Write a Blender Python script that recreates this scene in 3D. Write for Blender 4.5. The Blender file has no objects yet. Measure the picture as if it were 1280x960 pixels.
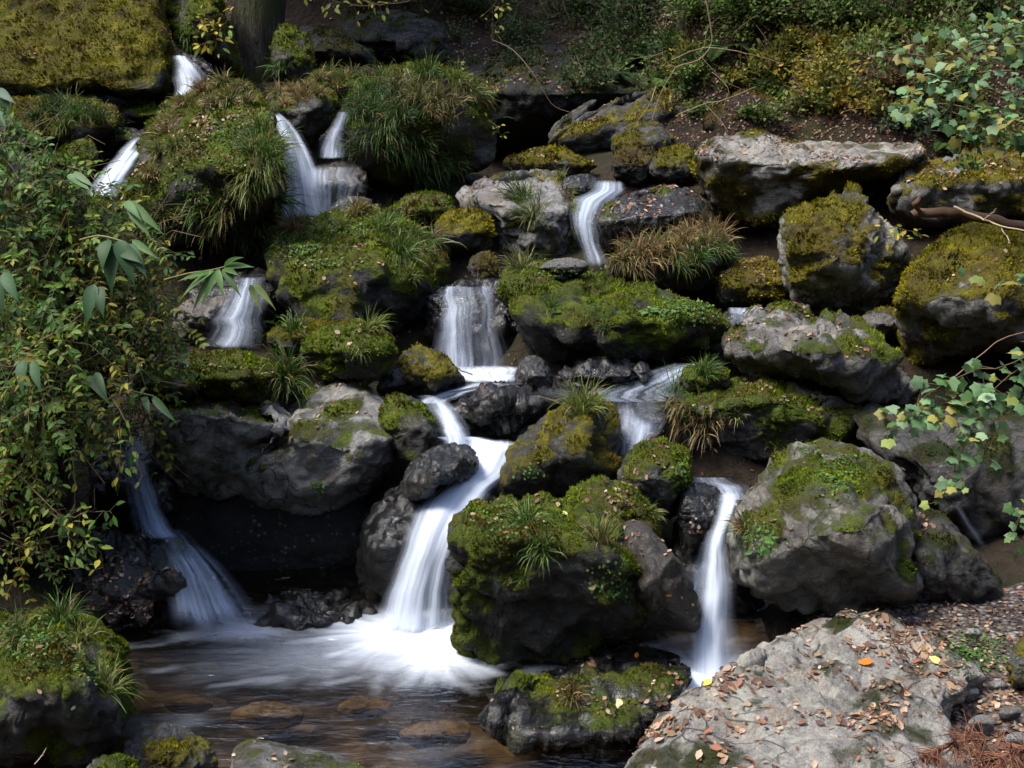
import bpy, bmesh, math, random
import numpy as np
from mathutils import Vector, Matrix
from mathutils.bvhtree import BVHTree
R = math.radians
random.seed(5)
scene = bpy.context.scene
COL = scene.collection

# ------------------------------------------------------------------ camera, world, sun, exposure
CAM = np.array([0.0, 0.0, 2.5]); PITCH = R(14); F = 1372.0
FW = np.array([0, math.cos(PITCH), -math.sin(PITCH)]); UP = np.array([0, math.sin(PITCH), math.cos(PITCH)]); RT = np.array([1.0, 0, 0])
cd = bpy.data.cameras.new('camera'); cam = bpy.data.objects.new('camera', cd); COL.objects.link(cam)
cam.location = CAM; cam.rotation_euler = (R(90) - PITCH, 0, 0)
cd.sensor_width = 36; cd.lens = 36 * F / 1280; cd.clip_start = .05; cd.clip_end = 2000
scene.camera = cam
SUN_EL, SUN_AZ = R(61), R(-112)      # azimuth measured from +Y towards +X (sun stands upstream, mostly to the left)
w = bpy.data.worlds.new("World"); scene.world = w; w.use_nodes = True
nt = w.node_tree; nt.nodes.clear()
sky = nt.nodes.new('ShaderNodeTexSky'); sky.sky_type = 'NISHITA'; sky.sun_disc = False
sky.sun_elevation = SUN_EL; sky.sun_rotation = SUN_AZ; sky.air_density = 1.0; sky.dust_density = 2.5
bg = nt.nodes.new('ShaderNodeBackground'); bg.inputs[1].default_value = 0.15
wo = nt.nodes.new('ShaderNodeOutputWorld'); nt.links.new(sky.outputs[0], bg.inputs[0]); nt.links.new(bg.outputs[0], wo.inputs[0])
sl = bpy.data.lights.new('sun', 'SUN'); sl.energy = 2.2; sl.angle = R(18); sl.color = (1.0, .95, .86)
sun = bpy.data.objects.new('sun', sl); COL.objects.link(sun)
sd = Vector((math.sin(SUN_AZ) * math.cos(SUN_EL), math.cos(SUN_AZ) * math.cos(SUN_EL), math.sin(SUN_EL)))
sun.rotation_euler = sd.to_track_quat('Z', 'Y').to_euler(); sun.location = (0, 0, 30)
vs = scene.view_settings; vs.view_transform = 'Standard'; vs.look = 'None'; vs.exposure = 1.42; vs.gamma = 1; vs.use_curve_mapping = False
cy = scene.cycles
cy.max_bounces = 5; cy.diffuse_bounces = 2; cy.glossy_bounces = 2; cy.transmission_bounces = 3; cy.transparent_max_bounces = 12
cy.caustics_reflective = False; cy.caustics_refractive = False; cy.sample_clamp_indirect = 3

# ------------------------------------------------------------------ helpers
def P(px, py, Y):
    """pixel (1280x960 frame) and forward distance -> world, works on arrays"""
    px = np.asarray(px, float); py = np.asarray(py, float); Y = np.asarray(Y, float)
    a = (px - 640) / F; b = (480 - py) / F
    d = FW[None] + a.reshape(-1, 1) * RT[None] + b.reshape(-1, 1) * UP[None]
    return CAM + d * (Y.reshape(-1, 1) / d[:, 1:2])
def P1(px, py, Y): return P([px], [py], [Y])[0]
def proj(V):
    d = V - CAM; z = d @ FW
    return 640 + F * (d @ RT) / z, 480 - F * (d @ UP) / z

def hsh(ix, iy, iz, seed):
    h = (ix.astype(np.uint64) * np.uint64(374761393) + iy.astype(np.uint64) * np.uint64(668265263) + iz.astype(np.uint64) * np.uint64(2147483647) + np.uint64(seed * 974711 + 7)) & np.uint64(0xffffffff)
    h = ((h ^ (h >> np.uint64(13))) * np.uint64(1274126177)) & np.uint64(0xffffffff)
    h = ((h ^ (h >> np.uint64(15))) * np.uint64(2246822519)) & np.uint64(0xffffffff)
    return (h ^ (h >> np.uint64(16))).astype(np.float64) / 4294967295.0
def vnoise(p, seed=0):
    q = np.floor(p); f = p - q; q = q.astype(np.int64) + 100000
    u = f * f * f * (f * (f * 6 - 15) + 10)
    r = 0
    for dx in (0, 1):
        wx = u[:, 0] if dx else 1 - u[:, 0]
        for dy in (0, 1):
            wy = u[:, 1] if dy else 1 - u[:, 1]
            for dz in (0, 1):
                wz = u[:, 2] if dz else 1 - u[:, 2]
                r = r + wx * wy * wz * hsh(q[:, 0] + dx, q[:, 1] + dy, q[:, 2] + dz, seed)
    return r * 2 - 1
def fbm(p, octv=4, seed=0, gain=.5):
    a, s, t = 1, 0, 0
    for o in range(octv):
        s = s + a * vnoise(p * (2.03 ** o) + o * 17.3, seed + o); t += a; a *= gain
    return s / t
def ridged(p, octv=3, seed=0):
    a, s, t = 1, 0, 0
    for o in range(octv):
        s = s + a * (1 - np.abs(vnoise(p * (2.1 ** o) + o * 9.1, seed + o)) * 2); t += a; a *= .5
    return s / t
def facet(p, seed):
    """chipped planes: every cell carries its own tilted plane, the highest neighbour wins"""
    q = np.floor(p).astype(np.int64) + 100000; best = np.full(len(p), -9.0)
    for dx in (-1, 0, 1):
        for dy in (-1, 0, 1):
            for dz in (-1, 0, 1):
                cx_, cy_, cz_ = q[:, 0] + dx, q[:, 1] + dy, q[:, 2] + dz
                j = [hsh(cx_, cy_, cz_, seed + k) for k in range(6)]
                ox = p[:, 0] - (cx_ - 100000 + j[0]); oy = p[:, 1] - (cy_ - 100000 + j[1]); oz = p[:, 2] - (cz_ - 100000 + j[2])
                h = 1 - 1.1 * np.sqrt(ox * ox + oy * oy + oz * oz) + .35 * (ox * (j[3] - .5) + oy * (j[4] - .5) + oz * (j[5] - .5)) * 2
                best = np.maximum(best, h)
    return best - .5
def sstep(a, b, x):
    t = np.clip((x - a) / (b - a), 0, 1); return t * t * (3 - 2 * t)

def mk_mesh(name, V, faces, smooth=True, mat=None, attrs=None):
    """faces: list of (n,k) int arrays; attrs: {name: (n,) float or (n,3|4) colour} on points"""
    me = bpy.data.meshes.new(name)
    V = np.ascontiguousarray(V, dtype=np.float32)
    if not isinstance(faces, list): faces = [faces]
    faces = [f for f in faces if len(f)]
    nl = sum(f.size for f in faces); nf = sum(len(f) for f in faces)
    me.vertices.add(len(V)); me.vertices.foreach_set('co', V.ravel())
    me.loops.add(nl); me.polygons.add(nf)
    me.loops.foreach_set('vertex_index', np.concatenate([f.ravel() for f in faces]).astype(np.int32))
    st, o = [], 0
    for f in faces:
        st.append(o + np.arange(len(f)) * f.shape[1]); o += f.size
    me.polygons.foreach_set('loop_start', np.concatenate(st).astype(np.int32))
    me.polygons.foreach_set('use_smooth', np.full(nf, smooth))
    me.update(calc_edges=True)
    for k, a in (attrs or {}).items():
        a = np.asarray(a, dtype=np.float32)
        if a.ndim == 1:
            at = me.attributes.new(k, 'FLOAT', 'POINT'); at.data.foreach_set('value', a)
        else:
            if a.shape[1] == 3: a = np.concatenate([a, np.ones((len(a), 1), np.float32)], 1)
            at = me.attributes.new(k, 'FLOAT_COLOR', 'POINT'); at.data.foreach_set('color', np.ascontiguousarray(a).ravel())
    if mat: me.materials.append(mat)
    return me
def link(name, me, parent=None):
    o = bpy.data.objects.new(name, me); COL.objects.link(o)
    if parent: o.parent = parent
    return o
def tag(o, label=None, cat=None, group=None, kind=None):
    if label: o['label'] = label
    if cat: o['category'] = cat
    if group: o['group'] = group
    if kind: o['kind'] = kind
    return o
def empty(name, loc=(0, 0, 0)):
    o = bpy.data.objects.new(name, None); o.empty_display_size = .1; o.location = loc; COL.objects.link(o); return o

# ------------------------------------------------------------------ materials
class NB:
    def __init__(s, name):
        s.m = bpy.data.materials.new(name); s.m.use_nodes = True; s.t = s.m.node_tree; s.t.nodes.clear()
        s.out = s.n('ShaderNodeOutputMaterial')
    def n(s, t, **kw):
        nd = s.t.nodes.new(t)
        for k, v in kw.items(): setattr(nd, k, v)
        return nd
    def l(s, a, b): s.t.links.new(a, b)
    def set(s, sock, v):
        if hasattr(v, 'node') or isinstance(v, bpy.types.NodeSocket): s.l(v, sock)
        else: sock.default_value = v
    def attr(s, name, out='Fac'): return s.n('ShaderNodeAttribute', attribute_name=name).outputs[out]
    def obj(s): return s.n('ShaderNodeTexCoord').outputs['Object']
    def mapv(s, v, scale):
        m = s.n('ShaderNodeMapping'); s.l(v, m.inputs[0]); m.inputs['Scale'].default_value = scale; return m.outputs[0]
    def noise(s, v, scale, detail=4, rough=.55, dist=0):
        n = s.n('ShaderNodeTexNoise'); s.l(v, n.inputs['Vector']); n.inputs['Scale'].default_value = scale
        n.inputs['Detail'].default_value = detail; n.inputs['Roughness'].default_value = rough; n.inputs['Distortion'].default_value = dist
        return n.outputs['Fac']
    def voro(s, v, scale, feature='F1'):
        n = s.n('ShaderNodeTexVoronoi'); n.feature = feature; s.l(v, n.inputs['Vector']); n.inputs['Scale'].default_value = scale
        return n.outputs['Distance']
    def ramp(s, f, stops):
        r = s.n('ShaderNodeValToRGB'); s.l(f, r.inputs[0]); e = r.color_ramp.elements
        while len(e) < len(stops): e.new(.5)
        for i, (p, c) in enumerate(stops):
            e[i].position = p; e[i].color = (c, c, c, 1) if isinstance(c, (int, float)) else (*c, 1)
        return r.outputs[0]
    def mix(s, f, a, b, mode='MIX'):
        m = s.n('ShaderNodeMix', data_type='RGBA', blend_type=mode); s.set(m.inputs[0], f)
        for sk, v in ((m.inputs[6], a), (m.inputs[7], b)):
            if isinstance(v, tuple): v = (*v, 1) if len(v) == 3 else v
            s.set(sk, v)
        return m.outputs[2]
    def math(s, op, a, b=0.0, clamp=False):
        m = s.n('ShaderNodeMath', operation=op); m.use_clamp = clamp; s.set(m.inputs[0], a); s.set(m.inputs[1], b); return m.outputs[0]
    def bump(s, h, strength, dist, prev=None):
        b = s.n('ShaderNodeBump'); s.l(h, b.inputs['Height']); b.inputs['Strength'].default_value = strength; b.inputs['Distance'].default_value = dist
        if prev is not None: s.l(prev, b.inputs['Normal'])
        return b.outputs[0]
    def bsdf(s, col, rough, normal=None, spec=.5, **kw):
        p = s.n('ShaderNodeBsdfPrincipled'); s.set(p.inputs['Base Color'], (*col, 1) if isinstance(col, tuple) else col); s.set(p.inputs['Roughness'], rough)
        p.inputs['Specular IOR Level'].default_value = spec
        if normal is not None: s.l(normal, p.inputs['Normal'])
        for k, v in kw.items(): s.set(p.inputs[k], v)
        return p.outputs[0]
    def done(s, sh): s.l(sh, s.out.inputs[0]); return s.m

MOSS = {  # dark, mid, bright
    'green': ((.018, .030, .003), (.080, .118, .008), (.185, .225, .013)),
    'olive': ((.022, .022, .004), (.115, .110, .008), (.230, .205, .012)),
    'yellow': ((.032, .030, .005), (.145, .130, .009), (.290, .250, .015)),
    'brown': ((.020, .014, .006), (.075, .055, .014), (.130, .115, .018)),
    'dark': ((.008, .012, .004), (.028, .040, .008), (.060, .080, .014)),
}
_mc = {}
def rock_mat(tone=.2, wet=0.0, mc='green', lich=.4, strata=0.0, warm=0.0):
    key = (tone, wet, mc, lich, strata, warm)
    if key in _mc: return _mc[key]
    b = NB('rock_surface'); v = b.obj()
    n1 = b.noise(v, 3.0, 6, .6, .4); n2 = b.noise(v, 14, 6, .65); n3 = b.noise(v, 60, 4, .7)
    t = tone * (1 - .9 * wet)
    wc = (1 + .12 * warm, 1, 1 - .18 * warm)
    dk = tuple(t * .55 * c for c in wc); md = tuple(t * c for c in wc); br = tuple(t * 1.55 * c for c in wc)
    c = b.ramp(n1, [(.28, dk), (.5, md), (.72, br)])
    c = b.mix(b.ramp(n2, [(.36, .75), (.58, 0.0)]), c, tuple(t * .36 * x for x in (1.0, .95, .85)))
    c = b.mix(b.ramp(n3, [(.3, .5), (.7, 0.0)]), c, tuple(t * .5 for _ in range(3)))
    c = b.mix(b.ramp(b.noise(v, 4.2, 5, .65, .6), [(.50, 0.0), (.68, .55)]), c, (t * .95, t * .68, t * .40))
    sp_ = b.n('ShaderNodeTexVoronoi'); b.l(v, sp_.inputs['Vector']); sp_.inputs['Scale'].default_value = 26; sp_.inputs['Randomness'].default_value = 1
    spk = b.math('MULTIPLY', b.ramp(sp_.outputs['Distance'], [(.18, 1.0), (.30, 0.0)]), b.ramp(b.noise(v, 5, 4, .7), [(.48, 0.0), (.58, min(1, .75 * lich + .1) * (1 - wet))]))
    c = b.mix(spk, c, (.34, .345, .29))
    c = b.mix(b.ramp(b.noise(v, 150, 3, .8), [(.38, .55), (.5, 0.0)]), c, tuple(t * .25 for _ in range(3)))
    # lichen patches and pale scars
    lm = b.noise(v, 8, 9, .72, .5); lmask = b.ramp(lm, [(.57 - .08 * lich, 0.0), (.72 - .08 * lich, 1.0)])
    lt = b.math('MULTIPLY', lmask, min(1, lich * 1.2) * (1 - .8 * wet))
    c = b.mix(lt, c, (.30 * (tone / .2) ** .6, .30 * (tone / .2) ** .6, .255 * (tone / .2) ** .6))
    # vein and crack darkening: dark lines in the colour, without relief
    cr = b.voro(b.mix(.25, v, b.n('ShaderNodeTexNoise').outputs['Color']), 6.5, 'DISTANCE_TO_EDGE')
    crk = b.ramp(cr, [(.0, 1.0), (.035, 0.0)])
    crk = b.math('MULTIPLY', crk, b.ramp(b.noise(v, 2.2, 2), [(.42, 0.0), (.55, .9)]))
    c = b.mix(crk, c, (.012, .011, .010))
    # moss
    ma = b.attr('moss')
    mm = b.math('ADD', ma, b.math('MULTIPLY', b.math('SUBTRACT', b.noise(v, 38, 5, .7), .5), 1.1))
    mm = b.ramp(mm, [(.36, 0.0), (.48, .55), (.62, 1.0)])
    film = b.ramp(b.math('ADD', ma, b.math('MULTIPLY', b.math('SUBTRACT', b.noise(v, 12, 6, .75), .5), 1.3)), [(.10, 0.0), (.42, .75)])
    c = b.mix(film, c, b.mix(n3, (.012, .016, .005), (.040, .046, .012)))
    d_, m_, b_ = MOSS[mc]
    mcl = b.ramp(b.math('ADD', b.math('MULTIPLY', b.noise(v, 5, 5, .6, .2), .6), b.math('MULTIPLY', b.noise(v, 75, 3, .7), .4)), [(.33, d_), (.5, m_), (.66, b_)])
    mcl = b.mix(b.ramp(b.noise(v, 3.1, 4, .6), [(.47, 0.0), (.60, .65)]), mcl, (.085, .062, .016))
    c = b.mix(mm, c, mcl)
    h = b.math('ADD', b.math('MULTIPLY', n2, 1.0), b.math('MULTIPLY', n3, .35))
    nb = b.bump(b.noise(b.mapv(v, (1, 1, 2.2)), 9, 7, .7, .8), .9, .06)
    nb = b.bump(h, 1.0, .024, nb)
    nb = b.bump(b.noise(v, 34, 9, .78), .75, .03, nb)
    wn = b.bump(b.noise(v, 16, 6, .62, .5), .7, .025)
    if strata:
        sv = b.n('ShaderNodeMapping'); b.l(v, sv.inputs[0]); sv.inputs['Scale'].default_value = (2.2, 5, 26); sv.inputs['Rotation'].default_value = (R(20), R(-14), 0)
        st = b.noise(sv.outputs[0], 1.0, 5, .6, 1.2); nb = b.bump(st, strata, .05, nb)
    nb = b.bump(b.voro(v, 120), .25, .006, nb)
    mb = b.math('MULTIPLY', b.noise(v, 95, 4, .75), mm)
    nb = b.bump(mb, .9, .025, nb)
    r = b.mix(mm, b.ramp(n2, [(.3, .08 + .65 * (1 - wet)), (.7, .24 + .64 * (1 - wet))]), (.95, .95, .95))
    sh = b.bsdf(c, r, nb, spec=.35)
    if wet > .25:
        p = sh.node; cw = b.math('MULTIPLY', b.math('SUBTRACT', 1.0, mm), min(1, wet * .6)); b.l(cw, p.inputs['Coat Weight']); b.l(b.ramp(n2, [(.35, .05), (.65, .20)]), p.inputs['Coat Roughness']); p.inputs['Coat IOR'].default_value = 1.5; b.l(wn, p.inputs['Coat Normal'])
    _mc[key] = b.done(sh); return _mc[key]

def vcol_mat(name, rough=.6, transl=.3, var=.35, spec=.3):
    b = NB(name); c = b.attr('col', 'Color'); v = b.obj()
    c = b.mix(var, c, b.mix(b.noise(v, 90, 3), (.25, .25, .25), (1.7, 1.7, 1.7)), 'MULTIPLY') if var else c
    sh = b.bsdf(c, rough, spec=spec)
    if transl:
        tr = b.n('ShaderNodeBsdfTranslucent'); b.l(c, tr.inputs[0]); mx = b.n('ShaderNodeMixShader'); mx.inputs[0].default_value = transl
        b.l(sh, mx.inputs[1]); b.l(tr.outputs[0], mx.inputs[2]); sh = mx.outputs[0]
    return b.done(sh)
M_LEAF = vcol_mat('leaf_green', .55, .35, .35, .25)
M_GRASS = vcol_mat('grass_blade', .5, .30, .3, .35)
M_LITTER = vcol_mat('dry_leaf', .7, .15, .4, .25)
M_MOSS = vcol_mat('moss_fuzz', .95, .25, .0, .05)
M_STEM = vcol_mat('woody_stem', .85, 0, .4, .2)
def ground_mat():
    b = NB('forest_soil'); v = b.obj()
    n1 = b.noise(v, 2, 6, .65); n2 = b.noise(v, 18, 6, .7)
    c = b.ramp(b.math('ADD', b.math('MULTIPLY', n1, .5), b.math('MULTIPLY', n2, .5)), [(.35, (.006, .005, .004)), (.5, (.028, .020, .013)), (.65, (.050, .034, .022))])
    c = b.mix(b.ramp(b.noise(v, 1.2, 4), [(.5, 0.0), (.62, .6)]), c, (.030, .036, .012))
    nb = b.bump(n2, 1.0, .06)
    return b.done(b.bsdf(c, .9, nb, spec=.2))
M_GROUND = ground_mat()
def bank_mat():
    b = NB('bank_gravel'); v = b.obj()
    vo = b.n('ShaderNodeTexVoronoi'); b.l(v, vo.inputs['Vector']); vo.inputs['Scale'].default_value = 38
    sp = b.n('ShaderNodeSeparateColor'); b.l(vo.outputs['Color'], sp.inputs[0])
    c = b.ramp(sp.outputs[0], [(.0, (.05, .035, .025)), (.4, (.12, .085, .06)), (.7, (.16, .15, .15)), (1, (.30, .27, .24))])
    c = b.mix(b.ramp(vo.outputs['Distance'], [(.3, 0.0), (.7, 1.0)]), c, (.02, .014, .01))
    nb = b.bump(b.math('SUBTRACT', 1.0, vo.outputs['Distance']), .8, .02)
    return b.done(b.bsdf(c, .75, nb))
def bed_mat():
    b = NB('pool_bed'); v = b.obj(); vo = b.n('ShaderNodeTexVoronoi'); b.l(v, vo.inputs['Vector']); vo.inputs['Scale'].default_value = 7
    sp = b.n('ShaderNodeSeparateColor'); b.l(vo.outputs['Color'], sp.inputs[0])
    c = b.ramp(sp.outputs[0], [(0, (.030, .026, .018)), (.5, (.075, .060, .040)), (1, (.15, .125, .09))])
    c = b.mix(b.ramp(b.noise(v, 14, 5), [(.4, .7), (.6, 0.0)]), c, (.04, .03, .02))
    return b.done(b.bsdf(c, .8, b.bump(vo.outputs['Distance'], .8, .05)))
def fall_mat(dens=1.0, blue=0.0, lo=.40, hi=.60, floor=.10):
    b = NB('falling_water'); uv = b.attr('uv3', 'Vector')
    st = b.n('ShaderNodeMapping'); b.l(uv, st.inputs[0]); st.inputs['Scale'].default_value = (30, .7, 1)
    s1 = b.noise(st.outputs[0], 1.0, 3, .6, .1)
    st2 = b.n('ShaderNodeMapping'); b.l(uv, st2.inputs[0]); st2.inputs['Scale'].default_value = (9, .8, 3)
    s2 = b.noise(st2.outputs[0], 1.0, 3, .6, .25)
    s = b.math('ADD', b.math('MULTIPLY', s1, .55), b.math('MULTIPLY', s2, .45))
    a = b.ramp(s, [(lo, floor), (hi, 1.0)])
    a = b.math('MULTIPLY', a, b.attr('alpha'), True)
    # the dense core stays closed
    a = b.math('MULTIPLY', b.math('ADD', a, b.math('MULTIPLY', b.attr('core'), .9), True), dens, True)
    nb = b.bump(s, .4, .02)
    col = b.mix(blue, (.62, .69, .80), (.36, .50, .78))  # blue mixes the sky tint of shaded water into its colour
    p = b.bsdf(col, .55, nb, spec=.3)
    tr = b.n('ShaderNodeBsdfTranslucent'); b.l(col, tr.inputs[0]); mx0 = b.n('ShaderNodeMixShader'); mx0.inputs[0].default_value = .35
    b.l(p, mx0.inputs[1]); b.l(tr.outputs[0], mx0.inputs[2])
    tp = b.n('ShaderNodeBsdfTransparent'); mx = b.n('ShaderNodeMixShader'); b.l(a, mx.inputs[0]); b.l(tp.outputs[0], mx.inputs[1]); b.l(mx0.outputs[0], mx.inputs[2])
    return b.done(mx.outputs[0])
def water_mat():
    b = NB('stream_water'); v = b.obj()
    fo = b.attr('foam')
    mp = b.mapv(v, (3.0, 9.0, 3.0)); n1 = b.noise(mp, 1.6, 4, .55, .6); n2 = b.noise(mp, 5.0, 3, .5, .4)
    nb = b.bump(b.math('ADD', n1, b.math('MULTIPLY', n2, .3)), .5, .05)
    gl = b.n('ShaderNodeBsdfGlossy'); gl.inputs['Roughness'].default_value = .16; gl.inputs['Color'].default_value = (.9, .92, .95, 1); b.l(nb, gl.inputs['Normal'])
    tp = b.n('ShaderNodeBsdfTransparent'); tp.inputs[0].default_value = (.66, .57, .44, 1)
    fr = b.n('ShaderNodeFresnel'); fr.inputs['IOR'].default_value = 1.33; b.l(nb, fr.inputs['Normal'])
    mx = b.n('ShaderNodeMixShader'); b.l(b.math('ADD', b.math('MULTIPLY', fr.outputs[0], 1.3), .03, True), mx.inputs[0]); b.l(tp.outputs[0], mx.inputs[1]); b.l(gl.outputs[0], mx.inputs[2])
    fw = b.bsdf((.64, .70, .80), .6, nb, spec=.3)
    m2 = b.n('ShaderNodeMixShader'); b.l(fo, m2.inputs[0]); b.l(mx.outputs[0], m2.inputs[1]); b.l(fw, m2.inputs[2])
    return b.done(m2.outputs[0])
M_WATER = water_mat(); M_FALL = fall_mat(.97, .05, .40, .62, .10); M_FALLB = fall_mat(.75, .55, .43, .64, .06); M_FALLT = fall_mat(.85, .2, .43, .64, .05)

# ------------------------------------------------------------------ rocks
_ico = {}
def ico(sub):
    if sub not in _ico:
        bm = bmesh.new(); bmesh.ops.create_icosphere(bm, subdivisions=sub, radius=1)
        V = np.array([v.co[:] for v in bm.verts]); Fc = np.array([[v.index for v in f.verts] for f in bm.faces]); bm.free()
        V /= np.linalg.norm(V, axis=1, keepdims=True)
        _ico[sub] = (V, Fc)
    return _ico[sub]
def vnormals(V, Fc):
    fn = np.cross(V[Fc[:, 1]] - V[Fc[:, 0]], V[Fc[:, 2]] - V[Fc[:, 0]])
    n = np.zeros_like(V)
    for k in range(3):
        for c in range(3): n[:, c] += np.bincount(Fc[:, k], fn[:, c], len(V))
    return n / (np.linalg.norm(n, axis=1, keepdims=True) + 1e-12)
def chaikin(p, it=2, q=.2):
    for _ in range(it):
        a = p; c = np.roll(p, -1, 0); p = np.stack([a * (1 - q) + c * q, a * q + c * (1 - q)], 1).reshape(-1, 2)
    return p
def poly_radius(poly, c, th):
    """distance from c to the outline in every direction th (outermost hit)"""
    A = poly - c; B = np.roll(A, -1, 0); D = B - A
    out = np.zeros_like(th)
    ux, uy = np.cos(th), np.sin(th)
    for a, d in zip(A, D):
        den = ux * d[1] - uy * d[0]; den = np.where(np.abs(den) < 1e-9, 1e-9, den)
        t = (a[0] * d[1] - a[1] * d[0]) / den; s = (a[0] * uy - a[1] * ux) / den
        out = np.maximum(out, np.where((s >= -1e-6) & (s <= 1 + 1e-6) & (t > 0), t, 0))
    return out
ROCKS = []      # records: obj, V, F, N, moss, Y, opts
BASES = []      # terrain anchors
def rock(label, poly, Y, name='boulder', T=None, L=.75, edge=None, run=.6, under=.12, m=.5, mc='green', wet=0., tone=.2, lich=.4, lit=0., fz=1., seed=None,
         disp=1., strata=0., warm=0., mtop=1., c=None, base=True, cat='boulder', kind=None, sharp=11, group=None, sub=None):
    poly = np.array(poly, float); seed = seed if seed is not None else len(ROCKS) * 7 + 3
    rng = np.random.RandomState(seed)
    x0, y0 = poly.min(0); x1, y1 = poly.max(0)
    pc = chaikin(poly, 2)
    if c is None:
        A = pc; B = np.roll(pc, -1, 0); cr = A[:, 0] * B[:, 1] - B[:, 0] * A[:, 1]; ar = cr.sum() / 2
        c = ((A + B) * cr[:, None]).sum(0) / (6 * ar)
    c = np.array(c, float)
    size = max(x1 - x0, y1 - y0)
    sub = sub or (4 if size < 34 else 5 if size < 95 else 6)
    S, Fc = ico(sub)
    mpp = Y / F
    if T is None: T = .55 * min((x1 - x0), (y1 - y0) * 1.5) * mpp
    # rounded polytope
    K = rng.normal(size=(20, 3)); K /= np.linalg.norm(K, axis=1, keepdims=True); dd = rng.uniform(.72, 1.0, 20)
    r = (np.maximum(S @ K.T / dd, 0) ** sharp).sum(1) ** (-1 / sharp)
    r = r * (1 + .10 * fbm(S * 1.7 + rng.uniform(0, 50, 3), 3, seed))
    Q = S * r[:, None]
    th = np.arctan2(Q[:, 1], Q[:, 0]); rr = np.hypot(Q[:, 0], Q[:, 1])
    nb = 96; bi = ((th + math.pi) / (2 * math.pi) * nb).astype(int) % nb
    mxr = np.zeros(nb); np.maximum.at(mxr, bi, rr)
    mxr = np.where(mxr < .3, .8, mxr); mxr = (np.roll(mxr, 1) + mxr * 2 + np.roll(mxr, -1)) / 4
    pos = (th + math.pi) / (2 * math.pi) * nb - .5; i0 = np.floor(pos).astype(int); fr = pos - i0
    mr = mxr[i0 % nb] * (1 - fr) + mxr[(i0 + 1) % nb] * fr
    Rt = poly_radius(pc, c, -th)         # image y runs down
    rho = np.minimum(rr / mr, 1.02)
    px = c[0] + np.cos(th) * rho * Rt; py = c[1] - np.sin(th) * rho * Rt
    zf = Q[:, 2]
    if edge is None:
        yn = np.clip((c[1] - py) / max(8, c[1] - y0), -1, 1)
        d = Y + L * T * 1.3 * np.maximum(yn, 0) ** 1.3 - T * zf
        d += .15 * T * np.maximum(-yn, 0)
    else:
        e = np.array(edge, float); ye = np.interp(px, e[:, 0], e[:, 1])
        up = np.clip((ye - py) / np.maximum(6, ye - y0), -.0, 1.3); dn = np.clip((py - ye) / np.maximum(6, y1 - ye), 0, 1.3)
        rd = 10 * (size / 200)
        soft = 1 / (1 + np.exp(-(ye - py) / rd))
        front = Y + run * up + under * dn ** 1.5
        zp = np.sqrt(np.clip(1 - rho ** 5, 0, 1))
        zp = np.where(zf >= 0, zp, -zp)
        side = T * .6
        d = np.where(zf >= 0, front + side * (1 - zp) * (1 - .55 * soft), front + side * (1 - .55 * soft) + np.abs(zf) * T * 1.3)
        # facets on the front
        d += T * .10 * (r - r.mean()) * 4 * (zf > 0)
    V = P(px, py, d)
    N = vnormals(V, Fc)
    sw = (x1 - x0) * mpp
    sc = max(.12, min(.5, sw * .45))
    off = rng.uniform(0, 90, 3)
    wv_ = V + .25 * sc * np.stack([fbm(V / (sc * .8) + off + k * 11, 2, seed + 20 + k) for k in range(3)], 1)
    dsp = .13 * sc * fbm(V / sc + off, 3, seed + 1) + .19 * sc * (facet(wv_ / (sc * .42) + off, seed + 2)) + .05 * sc * (ridged(V / (sc * .4) + off, 4, seed + 12) - .3) + .085 * sc * facet(wv_ / (sc * .15) + off, seed + 30) * (.35 + .65 * sstep(-.2, .3, fbm(V / (sc * .7) + off + 3, 2, seed + 31))) + .012 * fbm(V / .032 + off, 3, seed + 4, .65)
    dsp = dsp - dsp.mean()
    if strata:
        sv = V @ np.array([[1, 0, 0], [0, 1, .3], [-.25, .3, 1]]); dsp += .018 * strata * ridged(sv * np.array([1.5, 3, 22]) + off, 2, seed + 5)
    V = V + N * (dsp * disp)[:, None]
    qx, qy = proj(V); ax_, ay_ = qx - c[0], qy - c[1]; t2 = np.arctan2(ay_, ax_); r2 = np.hypot(ax_, ay_); nbb = 60
    b2 = ((t2 + math.pi) / (2 * math.pi) * nbb).astype(int) % nbb; m2 = np.zeros(nbb); np.maximum.at(m2, b2, r2)
    tg = poly_radius(pc, c, (np.arange(nbb) + .5) / nbb * 2 * math.pi - math.pi); ra = np.clip(tg / np.maximum(m2, 1), .9, 1.25); ra = (np.roll(ra, 1) + 2 * ra + np.roll(ra, -1)) / 4
    ps = (t2 + math.pi) / (2 * math.pi) * nbb - .5; j0 = np.floor(ps).astype(int); fj = ps - j0; k2 = ra[j0 % nbb] * (1 - fj) + ra[(j0 + 1) % nbb] * fj
    V = P(c[0] + ax_ * k2, c[1] + ay_ * k2, V[:, 1])
    N = vnormals(V, Fc)
    nz = N[:, 2] * mtop
    ms = fbm(V / .22 + off + 7, 4, seed + 9)
    moss = np.clip(.5 + (nz * .75 + ms * 1.5 - (1 - m) * 1.7 + .35) * 1.0, 0, 1) if m > 0 else np.zeros(len(V))
    # mossy cushions swell a little
    V = V + N * (sstep(.5, .9, moss) * .012 * fz)[:, None]
    me = mk_mesh(name, V, Fc, True, rock_mat(tone, wet, mc, lich, strata, warm), {'moss': moss})
    o = link(name, me); tag(o, label, cat, group, kind)
    rec = dict(o=o, V=V, F=Fc, N=N, moss=moss, Y=Y, mc=mc, fz=fz, lit=lit, label=label, poly=pc)
    ROCKS.append(rec)
    if base:
        lo = V[:, 2].min(); BASES.append((V[:, 0].mean(), V[:, 1].mean(), lo + .22 * (V[:, 2].max() - lo), sw))
    return rec

# ------------------------------------------------------------------ the boulders, back to front
rk = rock
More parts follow.
